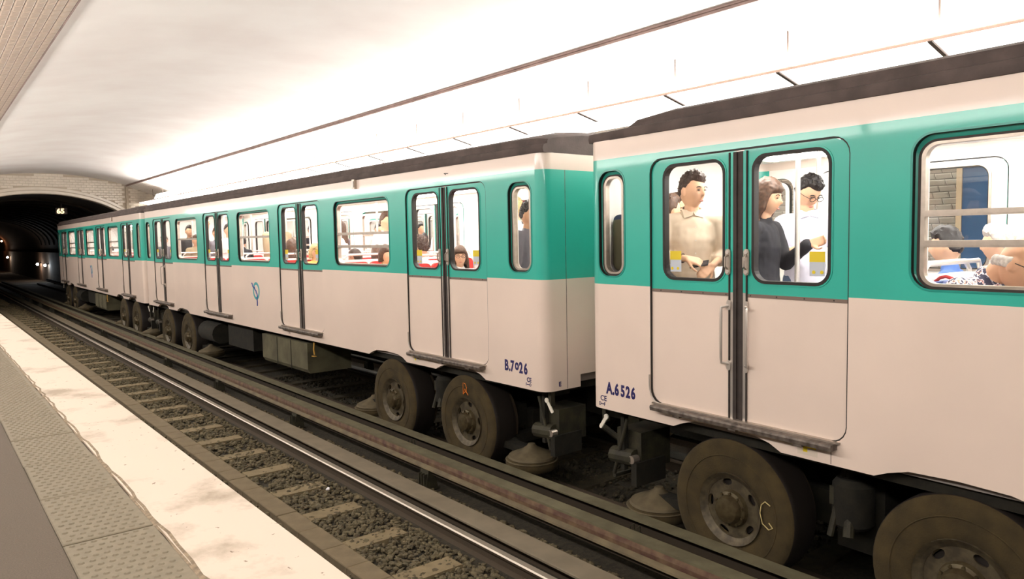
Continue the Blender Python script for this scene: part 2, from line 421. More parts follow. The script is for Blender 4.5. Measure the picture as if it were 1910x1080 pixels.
for rr, d in ((.02, .05), (.15, .03)):
    t0 = [(OX + (OA + rr) * math.cos(PI * i / n), OZ + (OB + rr) * math.sin(PI * i / n)) for i in range(n + 1)]
    t1 = [(OX + (OA + rr + .1) * math.cos(PI * i / n), OZ + (OB + rr + .1) * math.sin(PI * i / n)) for i in range(n + 1)]
    for i in range(n):
        a, b, c, e = t0[i], t0[i + 1], t1[i + 1], t1[i]
        mb.add([(a[0], Y1 - d, a[1]), (b[0], Y1 - d, b[1]), (c[0], Y1 - d, c[1]), (e[0], Y1 - d, e[1]), (a[0], Y1, a[1]), (b[0], Y1, b[1]), (c[0], Y1, c[1]), (e[0], Y1, e[1])],
               [(0, 1, 2, 3), (0, 4, 5, 1), (3, 2, 6, 7)], TILEB)
link('arch_moulding', mb.mesh('arch_moulding'), ew)
link('pilaster', MB().box((7.03, Y1 - .09, 3.0), (7.12, Y1, 4.92), GROUTB).mesh('pilaster'), ew)
# tunnel bore
mb = MB(); TY = 125
pr = [(OX + OA, -.3), (OX + OA, OZ)] + arch[1:-1] + [(OX - OA, OZ), (OX - OA, -.3)]
def skin_strip(mb, a, ya, yb, m):
    n = len(a); mb.add([(x, ya, z) for x, z in a] + [(x, yb, z) for x, z in a], [(i, i + 1, n + i + 1, n + i) for i in range(n - 1)], m)
skin_strip(mb, pr, Y1 + .4, TY, TUN); mb.box((-.5, TY, -.4), (8.2, TY + .2, 5.5), TUN)
tn = link('tunnel', mb.mesh('tunnel', smooth=True)); tag(tn, kind='structure')
mb = MB().box((OX + OA - .12, Y1 + .5, -.2), (OX + OA, TY, 2.05), TUNL); link('tunnel_dado', mb.mesh('tunnel_dado'), tn)
for i in range(14):
    yy = 38 + i * 2.2; b_ = MB()
    a = [(OX + (OA - .0) * math.cos(t), OZ + (OB - .0) * math.sin(t)) for t in [PI * k / 20 for k in range(21)]]
    b = [(OX + (OA - .09) * math.cos(t), OZ + (OB - .09) * math.sin(t)) for t in [PI * k / 20 for k in range(21)]]
    for k in range(20):
        b_.add([(p[0], y_, p[1]) for y_ in (yy, yy + .12) for p in (a[k], a[k + 1], b[k + 1], b[k])], [(0, 1, 2, 3), (7, 6, 5, 4), (3, 2, 6, 7)], TUN)
    link('tunnel_rib', b_.mesh('tunnel_rib', fix=False), tn)
# ---------------------------------------------------------------- track bed
tb = link('trackbed', MB().box((1.0, Y0, -.5), (7.3, 60, -.115), BAL).mesh('trackbed')); tag(tb, kind='structure')
link('tunnel_floor', MB().box((.3, 60, -.5), (7.7, TY, -.1), BAL).box((.3, Y1, -.5), (1.0, 60, -.12), BAL).mesh('tunnel_floor'), tb)
sl_me = MB().prism([(0, -.2), (0, -.035), (.01, -.02), (.53, -.02), (.54, -.035), (.54, -.2)], 0, .2, SLEEP).mesh('sleeper')
y = 5.53 - .835 * 7 ; k = 0
while y < 50:
    link('sleeper', sl_me, tb, (2.69, y, -.045 + R_.uniform(-.004, .004)), (0, 0, R_.uniform(-.012, .012))); y += .835 + R_.uniform(-.012, .012)
# far track sleepers, whole width
sl2 = MB().prism([(0, -.2), (0, -.035), (.01, -.02), (1.19, -.02), (1.2, -.035), (1.2, -.2)], 0, .2, SLEEPSH).mesh('sleeper')
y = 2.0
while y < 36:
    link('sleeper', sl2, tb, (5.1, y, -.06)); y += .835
# duct covers
y = 5.69 - .43 * 16
while y < 40:
    ln = R_.choice((.36, .43, .43, .5))
    a = MB()
    x0 = 2.47; x1 = 2.665
    a.add([(0, 0, -.1), (.195, 0, -.1), (.195, ln - .006, -.1), (0, ln - .006, -.1), (0, 0, -.006), (.195, 0, -.006), (.195, ln - .006, -.006), (0, ln - .006, -.006), (.006, .006, 0), (.189, .006, 0), (.189, ln - .012, 0), (.006, ln - .012, 0)],
          [(0, 1, 5, 4), (1, 2, 6, 5), (2, 3, 7, 6), (3, 0, 4, 7), (4, 5, 9, 8), (5, 6, 10, 9), (6, 7, 11, 10), (7, 4, 8, 11), (8, 9, 10, 11)], DUCT)
    link('duct_cover', a.mesh('duct_cover', fix=False), tb, (2.47, y, -.04 + R_.uniform(-.003, .003)), (0, 0, R_.uniform(-.006, .006))); y += ln
# ballast stones
def stones(regs, seed, name, parent, m=None):
    rg = np.random.default_rng(seed)
    t = (1 + 5 ** .5) / 2
    base = np.array([(-1, t, 0), (1, t, 0), (-1, -t, 0), (1, -t, 0), (0, -1, t), (0, 1, t), (0, -1, -t), (0, 1, -t), (t, 0, -1), (t, 0, 1), (-t, 0, -1), (-t, 0, 1)], float) / 1.9
    F0 = np.array([(0, 11, 5), (0, 5, 1), (0, 1, 7), (0, 7, 10), (0, 10, 11), (1, 5, 9), (5, 11, 4), (11, 10, 2), (10, 7, 6), (7, 1, 8), (3, 9, 4), (3, 4, 2), (3, 2, 6), (3, 6, 8), (3, 8, 9), (4, 9, 5), (2, 4, 11), (6, 2, 10), (8, 6, 7), (9, 8, 1)])
    Vs = []; n = 0
    for x0, x1, y0, y1, z, cnt, r0, r1 in regs:
        P = np.c_[rg.uniform(x0, x1, cnt), rg.uniform(y0, y1, cnt), z + rg.uniform(-.02, .012, cnt)]
        for p in P:
            s = rg.uniform(r0, r1) * rg.uniform(.6, 1.25, 3); s[2] *= .75
            b = base * rg.uniform(.75, 1.2, (12, 1)) * s
            a = rg.uniform(0, 6.28); c, d = math.cos(a), math.sin(a); e_ = rg.uniform(-.6, .6)
            Rz = np.array([[c, -d, 0], [d, c, 0], [0, 0, 1]]); Rx = np.array([[1, 0, 0], [0, math.cos(e_), -math.sin(e_)], [0, math.sin(e_), math.cos(e_)]])
            Vs.append(b @ (Rz @ Rx).T + p); n += 1
    V = np.concatenate(Vs); F = (F0[None] + 12 * np.arange(n)[:, None, None]).reshape(-1, 3)
    me = bpy.data.meshes.new(name); me.from_pydata(V.tolist(), [], F.tolist()); me.materials.append(m or STONE)
    o = link(name, me, parent); tag(o, kind='stuff'); return o
stones([(2.66, 3.36, 3.2, 9, -.085, 3600, .014, .033), (2.66, 3.36, 9, 22, -.085, 4200, .02, .036), (2.66, 3.36, 22, 40, -.085, 1500, .03, .04),
        (3.86, 4.03, 2.6, 12, -.09, 2000, .014, .032), (3.86, 4.03, 12, 34, -.09, 1600, .02, .036),
        (2.0, 2.5, 2, 12, -.08, 900, .02, .035)], 3, 'ballast_stones', tb)
stones([(4.6, 6.9, 3, 14, -.10, 4200, .02, .04)], 5, 'shaded_ballast_stones', tb, STONED)
# rails, beams, guide bars -------------------------------------------------
def rail(x, lab, dull=False):
    pr = [(-.065, -.13), (.065, -.13), (.065, -.118), (.012, -.10), (.010, -.04), (.033, -.03), (.035, -.012), (.028, -.002), (-.028, -.002), (-.035, -.012), (-.033, -.03), (-.010, -.04), (-.012, -.10), (-.065, -.118)]
    o = empty('rail', (x, 0, -.13)); tag(o, lab, 'rail')
    a = MB().prism(pr, Y0, 60, RAILD).mesh('rail_body'); link('rail_body', a, o, (0, 0, .13))
    h = MB().prism([(-.0345, -.016), (.0345, -.016), (.0345, -.010), (.026, .001), (-.026, .001), (-.0345, -.010)], Y0, 60, RAILD if dull else RAILT).mesh('rail_head')
    link('rail_head', h, o, (0, 0, .13)); return o
rail(3.495, 'polished steel rail beside the grey running beam of the near track')
rail(2.065, 'steel rail of the near track hidden under the platform edge', True)
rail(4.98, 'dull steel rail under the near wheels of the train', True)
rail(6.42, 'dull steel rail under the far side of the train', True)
def beam(x, lab, m=BEAM):
    o = empty('running_beam', (x, 0, -.13)); tag(o, lab, 'running beam')
    link('beam_top', MB().prism([(-.115, -.02), (.115, -.02), (.115, -.003), (.11, 0), (-.11, 0), (-.115, -.003)], Y0, 60, m).mesh('beam_top'), o, (0, 0, .13))
    link('beam_web', MB().prism([(-.1, -.13), (.1, -.13), (.1, -.12), (.015, -.11), (.015, -.02), (-.015, -.02), (-.015, -.11), (-.1, -.12)], Y0, 60, RAILD).mesh('beam_web'), o, (0, 0, .13))
beam(3.765, 'wide flat grey running beam between the polished rail and the guide bars')
beam(1.79, 'flat running beam hidden below the platform edge')
beam(4.80, 'flat running beam carrying the near tyres of the train', UNDERL); beam(6.60, 'flat running beam under the far tyres of the train', UNDER)  # dark underframe colours paint the under-train shade onto these beams
def guide(x, s, lab, ys, clampy=(), dull=False):
    """s=+1: worn face towards -x"""
    o = empty('guide_bar', (x, 0, -.1)); tag(o, lab, 'guide bar')
    def P(name, pr, m): return link(name, MB().prism([(a * s, b) for a, b in pr], Y0, 60, UNDER if dull else m).mesh(name), o, (0, 0, .1))  # dull: darker colour stands in for shade behind the train
    P('top_flange', [(0, .25), (.13, .25), (.13, .238), (0, .232)], GBT)
    P('worn_face', [(0, .232), (.02, .232), (.02, .16), (-.004, .16), (-.008, .195)], GBF)
    P('lower_flange', [(-.006, .16), (.02, .16), (.02, .125), (-.03, .115), (-.045, .125), (-.04, .14)], GBL)
    P('web', [(.02, .232), (.04, .232), (.04, .06), (.02, .06)], DKWEB)
    b = MB()
    b.prism([(-.03 * s, -.1), (-.055 * s, -.06), (-.02 * s, .11), (.06 * s, .11), (.09 * s, -.1)], 0, .15, UNDERL)
    for k in range(3): b.box((-.07 * s, .015 + k * .05, -.1), (-.03 * s, .03 + k * .05, .07), UNDERL)
    bm_ = b.mesh('support_bracket')
    for y in ys: link('support_bracket', bm_, o, (0, y, .1))
    c = MB().path([(.15 * s, 0, .2), (.15 * s, 0, .262), (.19 * s, 0, .27), (.2 * s, .0, .2)], .006, UNDERL).path([(.15 * s, .06, .2), (.15 * s, .06, .262), (.19 * s, .06, .27), (.2 * s, .06, .2)], .006, UNDERL).box((.14 * s, -.01, .2), (.21 * s, .07, .215), UNDERL)
    cm = c.mesh('cable_clamp')
    for y in clampy: link('cable_clamp', cm, o, (0, y, .1))
guide(4.02, 1, 'guide bar nearest the platform, with a rust-brown worn face', [6.4 + 3.4 * k for k in range(-2, 12)], [3.72 + 3.3 * k for k in range(0, 9)])
guide(4.45, -1, 'guide bar close in front of the train wheels', [4.6 + 3.4 * k for k in range(-2, 12)])
guide(1.53, -1, 'guide bar hidden below the platform edge', [6.4 + 3.4 * k for k in range(-2, 10)])
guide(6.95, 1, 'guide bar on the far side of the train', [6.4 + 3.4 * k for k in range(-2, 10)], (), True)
# ================================================================ METRO CARS
HW = 1.2
ZB, ZBELT, ZTOP, ZBAND, ZSILL, ZDOOR, FLOOR = 1.045, 2.10, 3.122, 3.275, 1.19, 3.075, 1.2
_cache = {}
def cached(key, fn):
    if key not in _cache: _cache[key] = fn()
    return _cache[key]
def place(name, me, parent, y=0, far=False, x=0, z=0):
    """side-local meshes: x measured from the car centre line (near side at -HW), y along the side"""
    o = link(name, me, parent)
    if far: o.rotation_euler = (0, 0, PI); o.location = (x, -y, z)
    else: o.location = (x, y, z)
    return o
def door_outline(c, w_, z0, z1, r=.11):
    p = rrect(c - w_ / 2, c + w_ / 2, z0, z1, r, 5)
    return p
def leaf_meshes(wl, side):
    """leaf from y=0 (jamb) to y=wl (centre); side=+1"""
    def build():
        X0 = -HW + .018; X1 = X0 + .04
        gz0, gz1 = 2.17, 3.012; gy0, gy1 = .135, .135 + .525
        if wl > .78: gy1 = gy0 + .545
        hole = rrect(gy0, gy1, gz0, gz1, .095)
        S = lambda l: [(side * a, b) for a, b in l]
        up = MB().panel(S([(0.006, 2.085), (wl - .045, 2.085), (wl - .045, ZDOOR - .012), (.1, ZDOOR - .012), (.04, ZDOOR - .03), (.012, ZDOOR - .07), (.006, ZDOOR - .11)]), [S(hole)], X0, X1, GREEN, INNER)
        rr = .1
        low = MB().panel(S([(.006, 2.062), (.006, ZSILL + rr)] + [(rr + .006 - rr * math.cos(a), ZSILL + rr - rr * math.sin(a)) for a in [PI / 2 * i / 5 for i in range(1, 6)]] + [(wl - .045, ZSILL), (wl - .045, 2.062)]), [], X0, X1, CREAM, INNER)
        st = MB().box((X0 - .004, side * .006, 2.062), (X1, side * (wl - .045), 2.085), STRIP)
        for k in range(4):
            yy = .1 + k * (wl - .2) / 3; st.tube((X0 - .006, side * yy, 2.074), (X0, side * yy, 2.074), .005, RUBBER, 6)
        gk = MB(); ringm(gk, S(rrect(gy0 - .012, gy1 + .012, gz0 - .012, gz1 + .012, .105)), S(rrect(gy0 + .008, gy1 - .008, gz0 + .008, gz1 - .008, .088)), X0 - .008, X1 + .004, RUBBER)
        lip = MB(); ringm(lip, S(rrect(gy0 - .022, gy1 + .022, gz0 - .022, gz1 + .022, .115)), S(rrect(gy0 - .010, gy1 + .010, gz0 - .010, gz1 + .010, .105)), X0 - .005, X0 + .002, GREEN)
        pn = MB().panel(S(rrect(gy0 + .005, gy1 - .005, gz0 + .005, gz1 - .005, .09)), [], X0 + .02, X0 + .025, GLASS)
        ed = MB().box((X0 - .012, side * (wl - .075), ZSILL), (X0, side * (wl - .066), ZDOOR - .02), RUBBERB)
        ed.box((X0 - .006, side * (wl - .062), ZSILL), (X1, side * (wl - .040), 2.09), ALUL); ed.box((X0 - .006, side * (wl - .062), 2.09), (X1, side * (wl - .040), ZDOOR - .02), GREEN)
        sk = MB().box((X0 + .0185, side * (gy0 + .04), gz0 + .05), (X0 + .019, side * (gy0 + .04 + .105), gz0 + .15), STK)
        ysa = gy0 + .04
        sk.box((X0 + .0165, side * ysa, gz0 + .14), (X0 + .0185, side * (ysa + .105), gz0 + .205), YEL)
        for q in (.02, .075): sk.tube((X0 + .016, side * (ysa + q), gz0 + .075), (X0 + .018, side * (ysa + q), gz0 + .075), .012, YEL, 8)
        hp = MB()
        hy = wl - .075
        hp.prism([(0, 0)], 0, 0, ALU) if False else None
        o_ = rrect(side * hy - .021, side * hy + .021, 2.212, 2.392, .02, 4)
        hp.panel(o_, [], X0 - .022, X0 - .012, ALU)
        for zz in (2.235, 2.37): hp.tube((X0 - .028, side * hy, zz), (X0 - .02, side * hy, zz), .014, ALUL, 10)
        hp.path([(X0 - .02, side * hy, 2.25), (X0 - .05, side * hy, 2.27), (X0 - .05, side * hy, 2.335), (X0 - .02, side * hy, 2.355)], .007, ALU)
        gb = MB()
        gy = wl - .07; g2 = gy - .035
        for zz in (2.0, 1.575): gb.panel(rrect(side * gy - .016, side * gy + .016, zz - .035, zz + .035, .015, 4), [], X0 - .02, X0 - .01, ALUL)
        gb.path([(X0 - .015, side * gy, 1.995), (X0 - .05, side * g2, 1.985), (X0 - .055, side * g2, 1.95), (X0 - .055, side * g2, 1.63), (X0 - .05, side * g2, 1.595), (X0 - .015, side * gy, 1.585)], .010, ALUL)
        inn = MB(); ringm(inn, S(rrect(gy0 - .02, gy1 + .02, gz0 - .02, gz1 + .02, .11)), S(rrect(gy0, gy1, gz0, gz1, .09)), X1, X1 + .01, ALU)
        return dict(upper_panel=up.mesh('u'), lower_panel=low.mesh('l'), rivet_strip=st.mesh('s'), gasket=gk.mesh('g'), window_lip=lip.mesh('wl'), window_pane=pn.mesh('p'), edge_moulding=ed.mesh('e'), sticker=sk.mesh('k'), latch_handle=hp.mesh('h', smooth=True), grab_bar=gb.mesh('b', smooth=True), inner_trim=inn.mesh('i'))
    return cached(('leaf', round(wl, 3), side), build)
def door(car, c, w_, far=False, grab=False):
    half = w_ / 2
    for side in (1, -1):
        ms = leaf_meshes(half, side)
        lf = place('door_leaf', ms['upper_panel'], car, c - side * half, far)
        for k in ('lower_panel', 'rivet_strip', 'gasket', 'window_lip', 'window_pane', 'edge_moulding', 'sticker', 'latch_handle', 'inner_trim') + (('grab_bar',) if grab else ()):
            if far and k in ('latch_handle', 'sticker', 'rivet_strip', 'window_lip'): continue
            q = link(k, ms[k], lf)
            if k == 'sticker': q['label'] = 'yellow topped warning sticker on the glass'
    def seal():
        X0 = -HW + .02; b = MB()
        b.box((X0, -.043, ZSILL), (X0 + .03, .043, ZDOOR - .02), RUBBERB); b.box((X0 - .010, -.040, ZSILL), (X0, -.012, ZDOOR - .02), RUBBERB); b.box((X0 - .010, .012, ZSILL), (X0, .040, ZDOOR - .02), RUBBERB)
        return b.mesh('seal')
    s_ = place('door_seal', cached('seal', seal), car, c, far); 
    def trim():
        # dark jamb line round the opening
        b = MB(); X0 = -HW
        o_ = door_outline(0, w_ + .006, ZSILL, ZDOOR); i_ = door_outline(0, w_ - .016, ZSILL + .008, ZDOOR - .008, .105)
        ringm(b, o_, i_, X0 + .004, X0 + .05, RUBBER); return b.mesh('jamb')
    place('door_jamb', cached(('jamb', w_), trim), car, c, far)
    def hinge():
        b = MB(); X0 = -HW
        b.path([(X0 - .006, w_ / 2 + .006, ZSILL + .22), (X0 - .006, w_ / 2 + .006, ZSILL + .12), (X0 - .006, w_ / 2 - .01, ZSILL + .06), (X0 - .006, w_ / 2 - .05, ZSILL + .015), (X0 - .006, w_ / 2 - .1, ZSILL + .004)], .006, ALUL)
        return b.mesh('corner_trim', smooth=True)
    if not far: place('corner_trim', cached(('hinge', w_), hinge), car, c)
    def step():
        b = MB(); X0 = -HW; a = w_ / 2 - .06
        b.prism([(X0 + .02, -a)], 0, 0, None) if False else None
        b.add([(X0, -a, 1.19), (X0 - .075, -a, 1.188), (X0 - .08, -a, 1.175), (X0 - .075, -a, 1.150), (X0, -a, 1.150), (X0, a, 1.19), (X0 - .075, a, 1.188), (X0 - .08, a, 1.175), (X0 - .075, a, 1.150), (X0, a, 1.150)],
              [(0, 1, 6, 5), (1, 2, 7, 6), (2, 3, 8, 7), (3, 4, 9, 8), (0, 4, 3, 2, 1), (5, 6, 7, 8, 9)], GRIME)
        b.box((X0 - .02, -a - .02, 1.188), (X0 + .02, a + .03, 1.200), ALU)
        for k in range(3): b.box((X0 - .07, -a + .2 + k * .5, 1.135), (X0, -a + .26 + k * .5, 1.151), GRIME)
        return b.mesh('door_step')
    if not far: place('door_step', cached(('step', w_), step), car, c)
WZ0, WZ1 = 2.158, 3.035
def window_meshes(w_, bars):
    def build():
        X0 = -HW; h = w_ / 2
        rv = MB(); ringm(rv, rrect(-h, h, WZ0, WZ1, .12, 8), rrect(-h + .012, h - .012, WZ0 + .012, WZ1 - .012, .11, 8), X0 - .004, X0 + .002, GREENR)
        ringm(rv, rrect(-h + .004, h - .004, WZ0 + .004, WZ1 - .004, .118, 8), rrect(-h + .03, h - .03, WZ0 + .012, WZ1 - .042, .09, 8), X0 + .03, X0 + .05, GREENR, x0i=X0 + .042)
        gk = MB(); ringm(gk, rrect(-h + .028, h - .028, WZ0 + .010, WZ1 - .040, .1, 8), rrect(-h + .048, h - .048, WZ0 + .028, WZ1 - .056, .085, 8), X0 + .03, X0 + .06, RUBBERB)
        dk = MB(); ringm(dk, rrect(-h + .002, h - .002, WZ0 + .002, WZ1 - .002, .119, 8), rrect(-h + .013, h - .013, WZ0 + .010, WZ1 - .012, .112, 8), X0 + .003, X0 + .03, RUBBER)
        fr = MB(); ringm(fr, rrect(-h + .046, h - .046, WZ0 + .026, WZ1 - .054, .085, 8), rrect(-h + .068, h - .068, WZ0 + .042, WZ1 - .07, .07, 8), X0 + .026, X0 + .07, ALU)
        pn = MB().panel(rrect(-h + .06, h - .06, WZ0 + .036, WZ1 - .062, .075, 6), [], X0 + .045, X0 + .05, GLASS)
        br = []
        for z0, z1 in bars:
            b = MB(); b.box((X0 + .022, -h + .055, z0), (X0 + .066, h - .055, z1), ALU); b.box((X0 + .018, -h + .06, z0 + .008), (X0 + .022, h - .06, z1 - .008), ALU); br.append(b.mesh('bar'))
        il = MB(); ringm(il, rrect(-h + .03, h - .03, WZ0 + .01, WZ1 - .04, .1, 8), rrect(-h + .066, h - .066, WZ0 + .04, WZ1 - .068, .07, 8), X0 + .07, X0 + .082, INNER)
        return rv.mesh('r'), gk.mesh('g'), dk.mesh('d'), fr.mesh('f'), pn.mesh('p'), br, il.mesh('i')
    return cached(('win', round(w_, 3), tuple(bars)), build)
def window(car, c, w_, bars, far=False):
    rv, gk, dk, fr, pn, br, il = window_meshes(w_, bars)
    wn = place('window', fr, car, c, far)
    if not far:
        link('reveal', rv, wn); link('shadow_gap', dk, wn)
    link('gasket', gk, wn); link('window_pane', pn, wn); link('inner_frame', il, wn)
    for b in br: link('crossbar', b, wn)
def tyre_meshes():
    def build():
        r = .512; xo = -HW + .075
        ty = MB().lathe([(.205, .05), (.245, .012), (.30, -.004), (.40, -.012), (.47, -.006), (.496, .006), (.505, .018)], (xo, 0, 0), 'x', TYRE, 56, cap=False)
        ty.lathe([(.385, -.0118), (.39, -.016), (.395, -.0118)], (xo, 0, 0), 'x', TYRE, 56, cap=False)
        ty.lathe([(.505, .018), (.511, .03), (r, .06), (r, .24), (.505, .28), (.455, .30), (.25, .30)], (xo, 0, 0), 'x', RUBBER, 56, cap=False)
        ho = [(.105 + .0, 0)]
        holes = []
        for k in range(5):
            a = math.radians(72 * k + 20); t = a + PI / 2; l = []
            for i in range(12):
                b = 2 * PI * i / 12; u = .043 * math.cos(b); v = .026 * math.sin(b)
                l.append((.19 * math.cos(a) + u * math.cos(t) - v * math.sin(t), .19 * math.sin(a) + u * math.sin(t) + v * math.cos(t)))
            holes.append(l)
        rim = MB().panel([(.238 * math.cos(2 * PI * i / 40), .238 * math.sin(2 * PI * i / 40)) for i in range(40)], holes, xo + .03, xo + .045, RIM)
        ringm(rim, [(.262 * math.cos(2 * PI * i / 40), .262 * math.sin(2 * PI * i / 40)) for i in range(40)], [(.236 * math.cos(2 * PI * i / 40), .236 * math.sin(2 * PI * i / 40)) for i in range(40)], xo - .012, xo + .06, RIM, x0i=xo + .012)
        ringm(rim, [(.236 * math.cos(2 * PI * i / 40), .236 * math.sin(2 * PI * i / 40)) for i in range(40)], [(.215 * math.cos(2 * PI * i / 40), .215 * math.sin(2 * PI * i / 40)) for i in range(40)], xo + .012, xo + .05, RIM, x0i=xo + .026)
        hub = MB().lathe([(.135, .03), (.125, .0), (.105, -.008), (.10, -.03), (.088, -.052), (.05, -.062), (.02, -.066)], (xo, 0, 0), 'x', HUB, 28)
        for k in range(10):
            a = 2 * PI * k / 10; hub.tube((xo - .018, .115 * math.cos(a), .115 * math.sin(a)), (xo + .02, .115 * math.cos(a), .115 * math.sin(a)), .010, HUB, 6)
        sw = MB().lathe([(.18, .30), (.45, .30), (.47, .31), (.47, .34), (.40, .35), (.40, .40), (.15, .42)], (xo, 0, 0), 'x', RAILD, 40)
        bk = MB().lathe([(.2, .06), (.2, .28)], (xo, 0, 0), 'x', RUBBER, 20)
        return ty.mesh('t', smooth=True), rim.mesh('r', smooth=True), hub.mesh('h', smooth=True), sw.mesh('s', smooth=True), bk.mesh('b')
    return cached('tyre', build)
def bogie(car, c, sgn, chalk=None):
    """axles at c +- .77; guide wheels beyond"""
    ty, rim, hub, sw, bk = tyre_meshes()
    for ay in (-.77, .77):
        for far in (False, True):
            y = c + ay
            t = link('wheel', ty, car, (0, y, .512), (0, 0, 0))
            if far: t.rotation_euler = (0, 0, PI)
            rot = (R_.uniform(0, 1.2), 0, 0)
            q = link('rim', rim, t, None, rot); link('hub', hub, t, None, rot); link('steel_wheel', sw, t); link('brake_drum', bk, t)
    def frame():
        b = MB()
        b.box((-.62, -1.05, .42), (-.50, 1.05, .66), UNDER); b.box((.62, -1.05, .42), (.50, 1.05, .66), UNDER)
        b.box((-.75, -.16, .35), (.75, .16, .85), UNDER); b.box((-.5, -1.15, .3), (.5, -1.0, .6), UNDER); b.box((-.5, 1.0, .3), (.5, 1.15, .6), UNDER)
        for ay in (-.77, .77):
            b.tube((-.8, ay, .512), (.8, ay, .512), .09, UNDER, 12); b.lathe([(.2, -.25), (.26, -.2), (.26, .2), (.2, .25)], (0, ay, .512), 'x', UNDER, 20)
        for x in (-.85, .85): b.lathe([(.10, .55), (.13, .58), (.13, .84), (.10, .88)], (x, 0, 0), 'z', UNDER, 16)
        return b.mesh('f', smooth=True)
    f = link('bogie_frame', cached('bframe', frame), car, (0, c, 0))
    def brake():
        b = MB(); b.tube((-.98, -.06, .42), (-.80, .02, .92), .035, UNDERL, 10); b.tube((-.99, .06, .40), (-.84, .03, .88), .022, UNDERL, 8); b.box((-.95, -.09, .60), (-.82, .09, .72), UNDERL)
        return b.mesh('brake', smooth=True)
    link('damper', cached('brake', brake), f, (0, 0.02, .1))
    def gw():
        c_ = MB().lathe([(.245, .055), (.235, .075), (.12, .125), (.05, .165), (.035, .19), (.012, .195)], (0, 0, 0), 'z', CONE, 36)
        t_ = MB().lathe([(.17, -.06), (.24, -.055), (.262, -.03), (.268, 0), (.262, .03), (.245, .05), (.2, .054)], (0, 0, 0), 'z', TYRE, 36)
        r_ = MB().lathe([(.266, -.004), (.27, 0), (.266, .004)], (0, 0, .035), 'z', CONE, 36)
        return t_.mesh('g', smooth=True), c_.mesh('c', smooth=True), r_.mesh('r', smooth=True)
    gt, gc, gr = cached('gw', gw)
    for y in (c - 1.62, c + 1.62):
        for x in (-.93, .93):
            g = link('guide_wheel', gt, car, (x, y, .22)); link('cone_cover', gc, g); link('cover_rim', gr, g)
    def arm():
        b = MB(); b.box((-.95, 1.12, .30), (.95, 1.24, .40), UNDER)
        for x in (-.93, .93): b.tube((x, 1.62, .25), (x * .92, 1.2, .36), .05, UNDER, 8); b.box((x - .06, 1.2, .3), (x + .06, 1.66, .37), UNDER)
        return b.mesh('a')
    for s_ in (0, 1): link('guide_arm', cached('arm', arm), f, None, (0, 0, PI * s_))
def end_gear(car, y, s, ext=.34):
    """things hanging under the end of a car; s = outward direction along y"""
    b = MB()
    b.box((-.16, y - s * .5, .62), (.16, y + s * (ext - .04), .86), UNDER); b.box((-.24, y + s * (ext - .14), .56), (.24, y + s * ext, .92), UNDERL)
    b.tube((-.36, y - s * .1, .58), (-.36, y + s * (ext - .06), .45), .03, UNDERL, 8); b.tube((.36, y - s * .1, .58), (.36, y + s * (ext - .06), .45), .03, UNDERL, 8)
    link('coupler', b.mesh('coupler'), car)
    b = MB()
    yy = y - s * .22
    b.box((-.98, yy - .16, .52), (-.62, yy + .12, .84), UNDERL); b.tube((-1.0, yy - .12, .62), (-1.0, yy + .14, .60), .075, UNDERL, 12); b.box((-1.04, yy - .02, .50), (-.99, yy + .02, 1.02), UNDER)
    b.box((-1.06, yy - .18, .40), (-.7, yy - .12, .60), UNDER); b.tube((-1.07, yy - .13, .62), (-1.0, yy - .13, .62), .035, ALU, 10)
    b.tube((-1.04, yy + s * .1, .45), (-1.04, yy - s * .06, .95), .016, UNDERL, 8); b.tube((-1.02, yy + s * .12, .42), (-.7, yy + s * .12, .42), .02, UNDERL, 8)
    link('equipment_case', b.mesh('equipment_case'), car)
    b = MB(); yh = y - s * .06
    b.panel(rrect(-.016, .016, -.075, .075, .015, 4), [], -.008, .004, WHITEL); b.tube((-.012, 0, .06), (0, 0, .06), .024, WHITEL, 12)
    o = link('cock_lever', b.mesh('cock_lever'), car, (-1.10, yh, .90), (s * .62, 0, 0)); o['label'] = 'small white lever'
    b = MB().box((-1.10, yh - .02, .90), (-1.05, yh + .02, 1.05), UNDERL)
    link('cock_bracket', b.mesh('cock_bracket'), car)
def person_seat_mesh(col):
    def build():
        X = MB()
        # seat pair 0.86 wide, back at y=0, facing +y
        X.box((-.43, 0, .38), (.43, .46, .44), INNER); X.box((-.43, .06, 0), (-.40, .4, .38), ALU); X.box((.40, .06, 0), (.43, .4, .38), ALU)
        c1 = MB().panel(rrect(-.42, -.01, .06, .5, .04), [], .44, .50, col); c1.panel(rrect(.01, .42, .06, .5, .04), [], .44, .50, col)
        c1.v = [(a, b, x) for x, a, b in c1.v]
        bk = MB().panel(rrect(-.42, -.01, .46, 1.0, .07), [], 0.0, .05, col); bk.panel(rrect(.01, .42, .46, 1.0, .07), [], 0, .05, col)
        bk.v = [(a, x, b) for x, a, b in bk.v]
        sh = MB().panel(rrect(-.435, .435, .40, 1.03, .07), [], -.03, .0, INNER); sh.v = [(a, x, b) for x, a, b in sh.v]
        h = MB().path([(-.42, -.02, .9), (-.43, -.02, 1.04), (-.39, -.02, 1.10), (.30, -.02, 1.10), (.36, -.02, 1.05), (.37, -.02, .9)], .016, ALUL)
        return X.mesh('seat_base'), c1.mesh('cushion'), bk.mesh('backrest'), sh.mesh('seat_shell'), h.mesh('grab_rail', smooth=True)
    return cached(('seat', col.name), build)
def seat(car, x, y, f, col):
    a, c, b, s, h = person_seat_mesh(col)
    o = link('seat', a, car, (x, y, FLOOR), (0, 0, 0 if f > 0 else PI))
    link('cushion', c, o); link('backrest', b, o); link('seat_shell', s, o); link('grab_rail', h, o)
